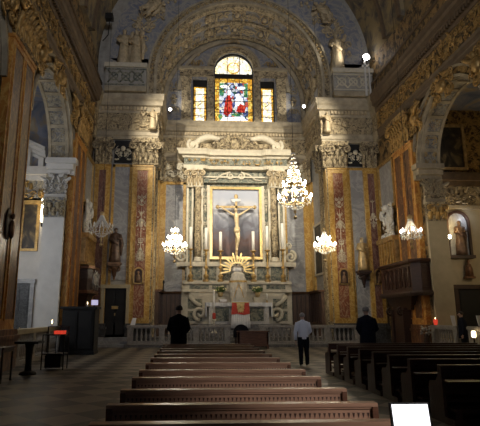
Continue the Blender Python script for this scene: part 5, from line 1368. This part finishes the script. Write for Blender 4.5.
# ================================================================== PEWS
def pew(name, W, mat, label, group, cat='pew', rail='pew_rail'):
    t = thing(name, label, cat, (0, 0, 0), group); H = .85
    # local: back at y = 0 facing the camera, sitters face +y; x from 0 to W
    mb = MB(); mb.box(.04, W - .04, .005, .03, .42, .50); mb.box(.04, W - .04, .005, .03, .30, .34); mb.box(.04, W - .04, .004, .03, H - .42, H - .22)
    obj('backrest', mb, [mat, 'pew_wood_dark'], t)
    mb = MB(); mb.box(0.02, W - .02, .0, .035, H - .17, H - .03); n = int(W / .045)
    for i in range(n):
        x = .08 + (W - .16) * i / (n - 1); mb.add([(x - .011, -.004, H - .085), (x + .011, -.004, H - .085), (x, -.008, H - .125), (x - .011, .004, H - .085), (x + .011, .004, H - .085), (x, .004, H - .125)], [(0, 1, 2), (3, 5, 4), (0, 2, 5, 3), (1, 4, 5, 2), (0, 3, 4, 1)], 1)
    obj('carved_rail', mb, [rail, 'pew_wood_dark'], t)
    mb = MB(); mb.box(0, W, -.035, .075, H - .03, H); mb.box(0.02, W - .02, -.02, .055, H - .05, H - .03); obj('top_rail', mb, rail, t)
    mb = MB(); mb.box(.04, W - .04, .04, .40, .42, .455); mb.box(.04, W - .04, .36, .39, .34, .42); obj('seat', mb, mat, t)
    mb = MB(); mb.box(.04, W - .04, -.20, -.0, .60, .62); obj('book_shelf', mb, mat, t)
    mb = MB(); mb.box(.05, W - .05, -.29, -.11, .20, .24); mb.box(.1, .16, -.26, -.16, .10, .20); mb.box(W - .16, W - .1, -.26, -.16, .10, .20); obj('kneeler', mb, mat, t)
    mb = MB(); mb.box(0, W, -.30, .42, 0, .10); obj('platform', mb, mat, t)
    for x0 in (0, W - .05):
        mb = MB(); P_ = [(-.04, .10), (.41, .10), (.41, .52), (.36, .58), (.16, .60), (.09, .68), (.07, H - .03), (-.04, H - .03)]
        mb.prism(P_, lambda a, b, d: (d, a, b), x0, x0 + .05); obj('bench_end', mb, mat, t)
    return t
ORD = ['nearest', 'second', 'third', 'fourth', 'fifth', 'sixth', 'seventh', 'eighth', 'ninth', 'tenth', 'eleventh', 'twelfth', 'thirteenth']
YP = [3.74, 4.5, 5.37, 6.4, 7.25, 8.3, 9.3, 10.2, 11.1, 12.0, 12.9, 13.75]
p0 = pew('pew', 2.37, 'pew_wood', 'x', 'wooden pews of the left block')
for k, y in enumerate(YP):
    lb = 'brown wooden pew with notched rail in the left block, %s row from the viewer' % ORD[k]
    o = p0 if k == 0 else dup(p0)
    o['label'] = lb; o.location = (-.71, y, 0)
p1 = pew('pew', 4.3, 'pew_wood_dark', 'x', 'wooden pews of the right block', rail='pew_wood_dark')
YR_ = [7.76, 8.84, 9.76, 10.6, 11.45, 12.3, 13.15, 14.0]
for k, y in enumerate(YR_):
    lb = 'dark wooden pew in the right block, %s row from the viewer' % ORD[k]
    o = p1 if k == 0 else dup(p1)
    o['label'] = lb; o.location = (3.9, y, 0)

# ================================================================== CHANDELIERS
def chandelier(label, x, y, zb, r, h, ztop, lit, power, tiers, bulbmat='bulb'):
    """zb = underside, r = ring radius, h = height from underside to crown"""
    t = thing('chandelier', label, 'chandelier', (x, y, zb))
    C0 = Vector((x, y, 0)); zt = zb + h
    mb = MB(); mb.tube([(x, y, zt), (x, y, ztop)], .010, 6); obj('cable', mb, 'iron', t)
    mb = MB(); mb.blob((x, y, zb - .42), .09, 8); mb.lathe([(.012, zb - .42), (.02, zb - .25), (.07, zb - .18), (.05, zb - .08), (.09, zb), (.04, zb + .2), (.10, zb + .32), (.03, zb + .45), (.03, zt - .3), (.10, zt - .2), (.12, zt - .08), (.03, zt)], x, y, 12)
    for (fr, fz, nb) in tiers:
        rr = r * fr; zz = zb + h * fz
        mb.tube([(x + rr * .92 * math.cos(2 * PI * k / 24), y + rr * .92 * math.sin(2 * PI * k / 24), zz - .05) for k in range(25)], .018, 5)
    obj('frame', mb, 'old_gilt', t)
    cr = MB()
    # bead strands from the crown to the ring and from ring to the bottom
    rr = r * tiers[0][0] * .92; zz = zb + h * tiers[0][1] - .05
    for k in range(16):
        a = 2 * PI * k / 16; c, s = math.cos(a), math.sin(a)
        for i in range(13):
            u_ = i / 12; q = rr * (u_ ** 1.8 * .9 + .1 * u_) ; zq = zt - .1 + (zz - zt + .1) * u_ + 0
            cr.blob((x + (q + .06) * c, y + (q + .06) * s, zq), .042 * (r / .7) ** .5, 4)
        for i in range(6):
            u_ = (i + .5) / 6; cr.blob((x + rr * (1 - u_) * c, y + rr * (1 - u_) * s, zz - (zz - zb + .05) * math.sin(u_ * PI / 2)), .026, 4)
        cr.lathe([(.003, zz - .18), (.028, zz - .12), (.003, zz - .02)], x + rr * c, y + rr * s, 5)
    obj('crystal_strands', cr, 'crystal', t, kind='stuff')
    for (fr, fz, nb) in tiers:
        rr = r * fr; zz = zb + h * fz
        for k in range(nb):
            a = 2 * PI * (k + .3) / nb; c, s = math.cos(a), math.sin(a); px, py = x + rr * c, y + rr * s
            mb = MB(); mb.tube([(x + .04 * c, y + .04 * s, zz - .05), (x + rr * .5 * c, y + rr * .5 * s, zz - .2), (x + rr * .9 * c, y + rr * .9 * s, zz - .14), (px, py, zz)], .014, 5)
            mb.lathe([(.01, zz - .03), (.05, zz), (.045, zz + .015)], px, py, 8); ar = obj('arm', mb, 'old_gilt', t)
            mb = MB(); mb.lathe([(.016, zz + .01), (.016, zz + .10)], px, py, 6); obj('candle_sleeve', mb, 'wax', ar)
            mb = MB(); mb.lathe([(.02, zz + .10), (.05, zz + .15), (.045, zz + .21), (.006, zz + .28)], px, py, 8); obj('bulb', mb, bulbmat if lit else 'wax', ar)
    if lit: point('chandelier_light', (x, y, zb + h * .35), power * .62, (1, .86, .62), r * .5)
    return t
chandelier('large bright crystal chandelier hanging in front of the chancel on a long cable', 4.85, 22, 6.5, .78, 3.0, 25.4, True, 480, [(1, .14, 10), (.74, .34, 6), (.4, .52, 4)])
chandelier('bright crystal chandelier left of the high altar', -.86, 26, 4.85, .62, 1.5, 25.5, True, 260, [(1, .22, 10), (.6, .48, 6), (.3, .75, 3)])
chandelier('bright crystal chandelier right of the high altar, before the side painting', 7.3, 26, 4.95, .58, 1.4, 25.5, True, 230, [(1, .22, 8), (.6, .45, 5)])
chandelier('unlit crystal chandelier hanging near the left wall', -4.42, 24, 5.45, .52, 1.25, 21.5, False, 0, [(1, .3, 8)])
chandelier('dimly lit crystal chandelier hanging before the pulpit on the right', 10.1, 21.6, 5.1, .45, 1.1, 21.5, True, 45, [(1, .15, 6)], 'dim_bulb')

# ================================================================== LAMPS AND SMALL THINGS
def flood(label, p, d, s=.16):
    t = thing('floodlight', label, 'floodlight', p); p = Vector(p); d = Vector(d).normalized()
    mb = MB(); mb.tube([p + Vector((0, 0, -.0)), p + Vector((0, 0, .25))], .03, 6); mb.tube([p + Vector((0, 0, .3)) - d * .12, p + Vector((0, 0, .3))], [s * .6, s], 10); obj('housing', mb, 'iron', t)
    mb = MB(); mb.blob(p + Vector((0, 0, .3)) + d * .02, s * .85, 10); obj('lens', mb, 'flood_glass', t)
flood('small bright floodlight on the chancel cornice, left of the stained glass', (-1.5, 31.2, 15.1), (.1, -1, .1), .13)
flood('small bright floodlight on the chancel cornice, right of the stained glass', (7.35, 29.6, 14.8), (-.1, -1, .1), .13)
t = thing('floodlight', 'bright floodlight on a white post above the right cornice', 'floodlight', (10.75, 27.2, 14.8))
mb = MB(); mb.box(10.62, 10.72, 27.15, 27.25, 14.8, 17.2); mb.box(10.88, 10.96, 27.15, 27.25, 14.8, 16.9); mb.box(10.5, 10.96, 27.15, 27.25, 16.7, 16.85); obj('post', mb, 'white_stucco', t)
mb = MB(); mb.blob((10.78, 27.1, 17.35), (.22, .14, .2), 12); obj('lens', mb, 'flood_glass', t)
mb = MB(); mb.box(10.58, 10.98, 27.12, 27.4, 17.2, 17.5); obj('housing', mb, 'iron', t)
# chapel wall lamps
t = thing('wall_lamp', 'vertical tube lamp glowing beside the white pillar of the left chapel', 'wall lamp', (-6.75, 22.6, 4.9))
mb = MB(); mb.lathe([(.07, 5.9), (.11, 6.0), (.11, 7.0), (.07, 7.1)], -6.98, 22.9, 12); obj('tube', mb, 'tube_light', t)
mb = MB(); mb.box(-7.03, -6.93, 22.95, 23.6, 5.85, 5.95); mb.lathe([(.08, 5.7), (.1, 5.9)], -6.98, 22.9, 10); obj('bracket', mb, 'iron', t)
point('left_wall_lamp_light', (-7.1, 22.6, 6.4), 30, WARM, .15)
t = thing('wall_lamp', 'warm wall lamp glowing beside the pillar of the right chapel', 'wall lamp', (12.7, 22.9, 5.2))
mb = MB(); mb.blob((12.5, 22.7, 5.35), .09, 10); obj('bulb', mb, 'bulb', t)
mb = MB(); mb.tube([(12.5, 23.6, 5.1), (12.5, 22.9, 5.0), (12.5, 22.7, 5.22)], .03, 6); obj('bracket', mb, 'iron', t)
point('right_wall_lamp_light', (12.7, 23.0, 6.0), 45, (1, .72, .32), .15)
# niche with dark statue in the right chapel
t = thing('statue_niche', 'arched white niche in the wall of the right chapel', 'niche', (13.7, 23.5, 4.0))
xn = 13.42
mb = MB(); mb.ring(xn, 6.2, .5, .62, 0, PI, fY, 23.42, 23.6, 0, 18); mb.box(xn - .62, xn - .5, 23.42, 23.6, 4.5, 6.2); mb.box(xn + .5, xn + .62, 23.42, 23.6, 4.5, 6.2); mb.box(xn - .66, xn + .66, 23.3, 23.6, 4.4, 4.55); obj('frame', mb, 'dark_wood', t)
mb = MB(); mb.prism([(xn + .5 * math.cos(PI * k / 14), 6.2 + .5 * math.sin(PI * k / 14)) for k in range(15)] + [(xn - .5, 4.55), (xn + .5, 4.55)], fY, 23.56, 23.6); obj('recess', mb, 'grey_marble', t)
statue('statue', 'dark standing statue inside the arched niche of the right chapel', (xn, 23.36, 4.55), 1.75, PI, ('dark_polychrome', 'dark_polychrome'))
point('niche_light', (xn + .38, 23.2, 6.4), 7, (.85, .9, 1), .08)
t = thing('wall_figurine', 'small red figurine on the right chapel wall below the niche', 'figurine', (13.85, 23.5, 3.1))
mb = MB(); mb.box(13.5, 13.95, 23.3, 23.6, 3.4, 3.5); obj('shelf', mb, 'bronze', t)
mb = MB(); mb.lathe([(.2, 3.5), (.17, 3.9), (.11, 4.1), (.04, 4.15), (.09, 4.24), (.05, 4.35)], 13.72, 23.42, 12); obj('figure', mb, 'bronze', t)
# bust sconce on the near left pilaster
t = thing('relief_bust', 'small bronze oval relief with figure on the nearest left pilaster', 'relief', (XL + .27, 14.9, 4.0))
mb = MB(); mb.blob((XL + .29, 14.9, 4.35), (.05, .26, .5), 14); obj('plaque', mb, 'dark_wood', t)
mb = MB(); mb.blob((XL + .37, 15.0, 4.2), (.09, .13, .3), 12); mb.blob((XL + .38, 15.0, 4.6), (.07, .08, .1), 10); obj('figure', mb, 'bronze', t)
# black cabinet on the left
t = thing('confessional', 'tall black wooden confessional against the left wall pilaster', 'confessional', (-4.8, 22.0, 0))
mb = MB(); mb.box(-5.5, -4.05, 21.6, 22.6, 0, .12); mb.box(-5.47, -4.08, 21.65, 22.6, .12, 1.9); obj('body', mb, 'black_paint', t)
mb = MB(); mb.box(-5.55, -4.0, 21.56, 22.6, 1.9, 2.0); obj('cornice', mb, 'black_paint', t)
for x0, x1 in ((-5.4, -4.82), (-4.73, -4.15)):
    mb = MB(); mb.box(x0, x1, 21.6, 21.66, .25, 1.8); mb.box(x0 + .07, x1 - .07, 21.58, 21.61, .4, 1.0); mb.box(x0 + .07, x1 - .07, 21.58, 21.61, 1.1, 1.7); obj('door', mb, 'black_paint', t)
t = thing('cabinet_sign', 'small pale lavender sign standing on the black confessional', 'sign', (-4.2, 22.0, 2.0))
mb = MB(); mb.box(-4.33, -4.05, 21.98, 22.02, 2.07, 2.29); obj('plate', mb, 'sign_light', t)
mb = MB(); mb.box(-4.23, -4.17, 21.98, 22.02, 2.0, 2.07); obj('foot', mb, 'iron', t)
t = thing('small_candle', 'tiny lit candle beside the pale sign on the confessional', 'candle', (-4.5, 22.0, 2.0))
mb = MB(); mb.lathe([(.03, 2.0), (.03, 2.1)], -4.5, 22.0, 8); obj('wax', mb, 'wax', t)
mb = MB(); mb.lathe([(.005, 2.1), (.022, 2.14), (.003, 2.22)], -4.5, 22.0, 8); obj('flame', mb, 'flame', t)

# votive candle stand
t = thing('votive_stand', 'black iron votive candle stand in front of the left chapel balustrade', 'candle stand', (-4.15, 15.9, 0))
x0, x1, y0, y1 = -4.5, -3.82, 15.6, 16.15
mb = MB()
for z in (.45, 1.02): mb.box(x0, x1, y0, y1, z, z + .03)
mb.box(x0, x1, y1 - .03, y1, 1.25, 1.28); obj('trays', mb, 'iron', t)
for xx in (x0, x1 - .03):
    for yy in (y0, y1 - .03): mb = MB(); mb.box(xx, xx + .03, yy, yy + .03, 0, 1.28 if yy > y0 else 1.02); obj('leg', mb, 'iron', t)
mb = MB()
for xx in (x0 + .2, x0 + .42): mb.tube([(xx, y0, .48), (xx, y0, 1.02)], .012, 5)
mb.box(x0 + .1, x1 - .1, y0 + .05, y1 - .1, .06, .42); obj('money_box', mb, 'black_paint', t)
k = 0
for i in range(4):
    for j_ in range(2):
        xx = x0 + .34 + i * .085; yy = y0 + .12 + j_ * .2
        mb = MB(); mb.lathe([(.030, 1.05), (.038, 1.15), (.036, 1.155)], xx, yy, 10)
        o = tag(obj('votive_candle', mb, 'red_wax'), 'red votive candle in the %s row of the iron stand, %s from the left' % (('front', 'back')[j_], ('first', 'second', 'third', 'fourth')[i]), 'candle', 'red votive candles on the stand'); k += 1
t = thing('tall_votive', 'white taper with a bright flame on the back of the votive stand', 'candle', (-4.38, 16.1, 1.28))
mb = MB(); mb.lathe([(.022, 1.28), (.020, 1.36)], -4.38, 16.12, 8); obj('wax', mb, 'wax', t)
mb = MB(); mb.lathe([(.006, 1.36), (.026, 1.41), (.004, 1.49)], -4.38, 16.12, 8); obj('flame', mb, 'flame', t)
# pedestal table and thin-legged table
t = thing('pedestal_table', 'black pedestal table with a single column in the left aisle', 'table', (-4.5, 14.5, 0))
mb = MB(); mb.box(-4.85, -4.2, 14.2, 14.8, .84, .90); obj('tabletop', mb, 'black_paint', t)
mb = MB(); mb.lathe([(.14, .84), (.10, .7), (.085, .3), (.10, .08)], -4.52, 14.5, 12); obj('column', mb, 'black_paint', t)
mb = MB(); mb.lathe([(.24, 0), (.22, .06), (.11, .10)], -4.52, 14.5, 14); obj('foot', mb, 'black_paint', t)
t = thing('side_table', 'dark thin-legged table at the left edge', 'table', (-4.7, 12.9, 0))
mb = MB(); mb.box(-5.2, -4.5, 12.5, 13.3, .80, .84); mb.box(-5.17, -4.53, 12.53, 13.27, .72, .80); obj('tabletop', mb, 'dark_wood', t)
for xx in (-5.16, -4.57):
    for yy in (12.54, 13.22): mb = MB(); mb.box(xx, xx + .04, yy, yy + .04, 0, .73); obj('leg', mb, 'iron', t)
mb = MB(); mb.box(-4.78, -4.56, 12.48, 12.5, .62, .84); mb.box(-4.78, -4.56, 12.48, 12.75, .84, .85); tag(obj('leaflet', mb, 'white_card'), 'white leaflet hanging over the edge of the dark side table', 'leaflet')
# white cards and votive by the right chapel balustrade
for k, (x, y, lb) in enumerate(((XR - .25, 20.6, 'white card standing on the far section of the right chapel balustrade'), (XR - .25, 18.7, 'slanted white card on the near section of the right chapel balustrade'))):
    mb = MB(); mb.add([(x - .02, y - .14, 1.2), (x + .14, y - .14, 1.2), (x + .18, y + .02, 1.62), (x + .0, y + .02, 1.62), (x - .02, y - .12, 1.2), (x + .14, y - .12, 1.2), (x + .18, y + .04, 1.62), (x, y + .04, 1.62)], [(0, 1, 2, 3), (4, 7, 6, 5), (0, 4, 5, 1), (1, 5, 6, 2), (2, 6, 7, 3), (3, 7, 4, 0)])
    tag(obj('card', mb, 'white_card'), lb, 'card')
t = thing('red_votive_lamp', 'red glass lamp on the left post of the right chapel balustrade', 'candle', (XR - .2, 22.05, 1.2))
mb = MB(); mb.lathe([(.06, 1.2), (.09, 1.3), (.10, 1.42), (.07, 1.46)], XR - .2, 22.05, 12); obj('glass', mb, 'red_wax', t)
mb = MB(); mb.lathe([(.005, 1.46), (.02, 1.49), (.003, 1.55)], XR - .2, 22.05, 8); obj('flame', mb, 'flame', t)
t = thing('candle_lantern', 'small glowing lantern by the near right chapel balustrade', 'lantern', (10.75, 18.5, 0))
mb = MB(); mb.lathe([(.16, 0), (.04, .05), (.03, .75), (.12, .8)], 10.75, 18.5, 12); obj('stand', mb, 'iron', t)
mb = MB(); mb.lathe([(.06, .80), (.08, .86), (.08, 1.0), (.05, 1.05)], 10.75, 18.5, 10); obj('glass', mb, 'flame', t)
# flowers by right corner
t = thing('flower_vase', 'white flowers in a dark vase at the foot of the right wall', 'flowers', (10.6, 22.0, 0))
mb = MB(); mb.lathe([(.14, 0), (.18, .3), (.10, .7), (.14, .8)], 10.6, 22, 14); obj('vase', mb, 'dark_wood', t)
mb = MB(); r = random.Random(5)
for i in range(22): mb.blob((10.6 + r.uniform(-.2, .2), 22 + r.uniform(-.15, .15), .9 + r.uniform(-.1, .25)), .05, 6)
obj('blossoms', mb, 'stucco_grey', t)
# white folded notice on the left end of the communion balustrade
mb = MB(); mb.add([(-3.15, 26.6, 1.13), (-2.9, 26.6, 1.13), (-2.85, 26.72, 1.5), (-3.05, 26.72, 1.5), (-3.15, 26.63, 1.13), (-2.9, 26.63, 1.13), (-2.85, 26.75, 1.5), (-3.05, 26.75, 1.5)], [(0, 1, 2, 3), (4, 7, 6, 5), (0, 4, 5, 1), (1, 5, 6, 2), (2, 6, 7, 3), (3, 7, 4, 0)])
tag(obj('notice', mb, 'white_card'), 'white notice leaning on the left end of the communion balustrade', 'notice')

# bright screen in a black frame in the aisle
t = thing('screen_stand', 'bright blank white screen in a black frame standing in the centre aisle', 'screen', (1.5, 3.3, 0))
cx, cy = 1.435, 3.3; tilt = Matrix.Translation((cx, cy, 1.03)) @ Matrix.Rotation(R_(-10), 4, 'X')
mb = MB(); mb.T = tilt; mb.box(-.128, .128, 0, .03, -.34, .018); obj('frame', mb, 'black_paint', t)
mb = MB(); mb.T = tilt; mb.box(-.118, .118, -.006, .0, -.33, .006); obj('display', mb, 'screen_light', t)
mb = MB(); mb.lathe([(.17, 0), (.16, .02), (.025, .04), (.022, .75)], cx, cy + .08, 14); obj('stand', mb, 'iron', t)
# hanging dark lamp near the vault, left
t = thing('loudspeaker', 'small dark loudspeaker mounted above the left cornice', 'loudspeaker', (-4.9, 26.5, 19.2))
mb = MB(); mb.box(-5.25, -4.8, 26.3, 26.7, 19.0, 19.35); obj('body', mb, 'black_paint', t)
mb = MB(); mb.tube([(-5.0, 26.5, 19.0), (-5.05, 26.5, 18.0), (-5.35, 26.5, 17.6)], .03, 6); obj('bracket', mb, 'iron', t)
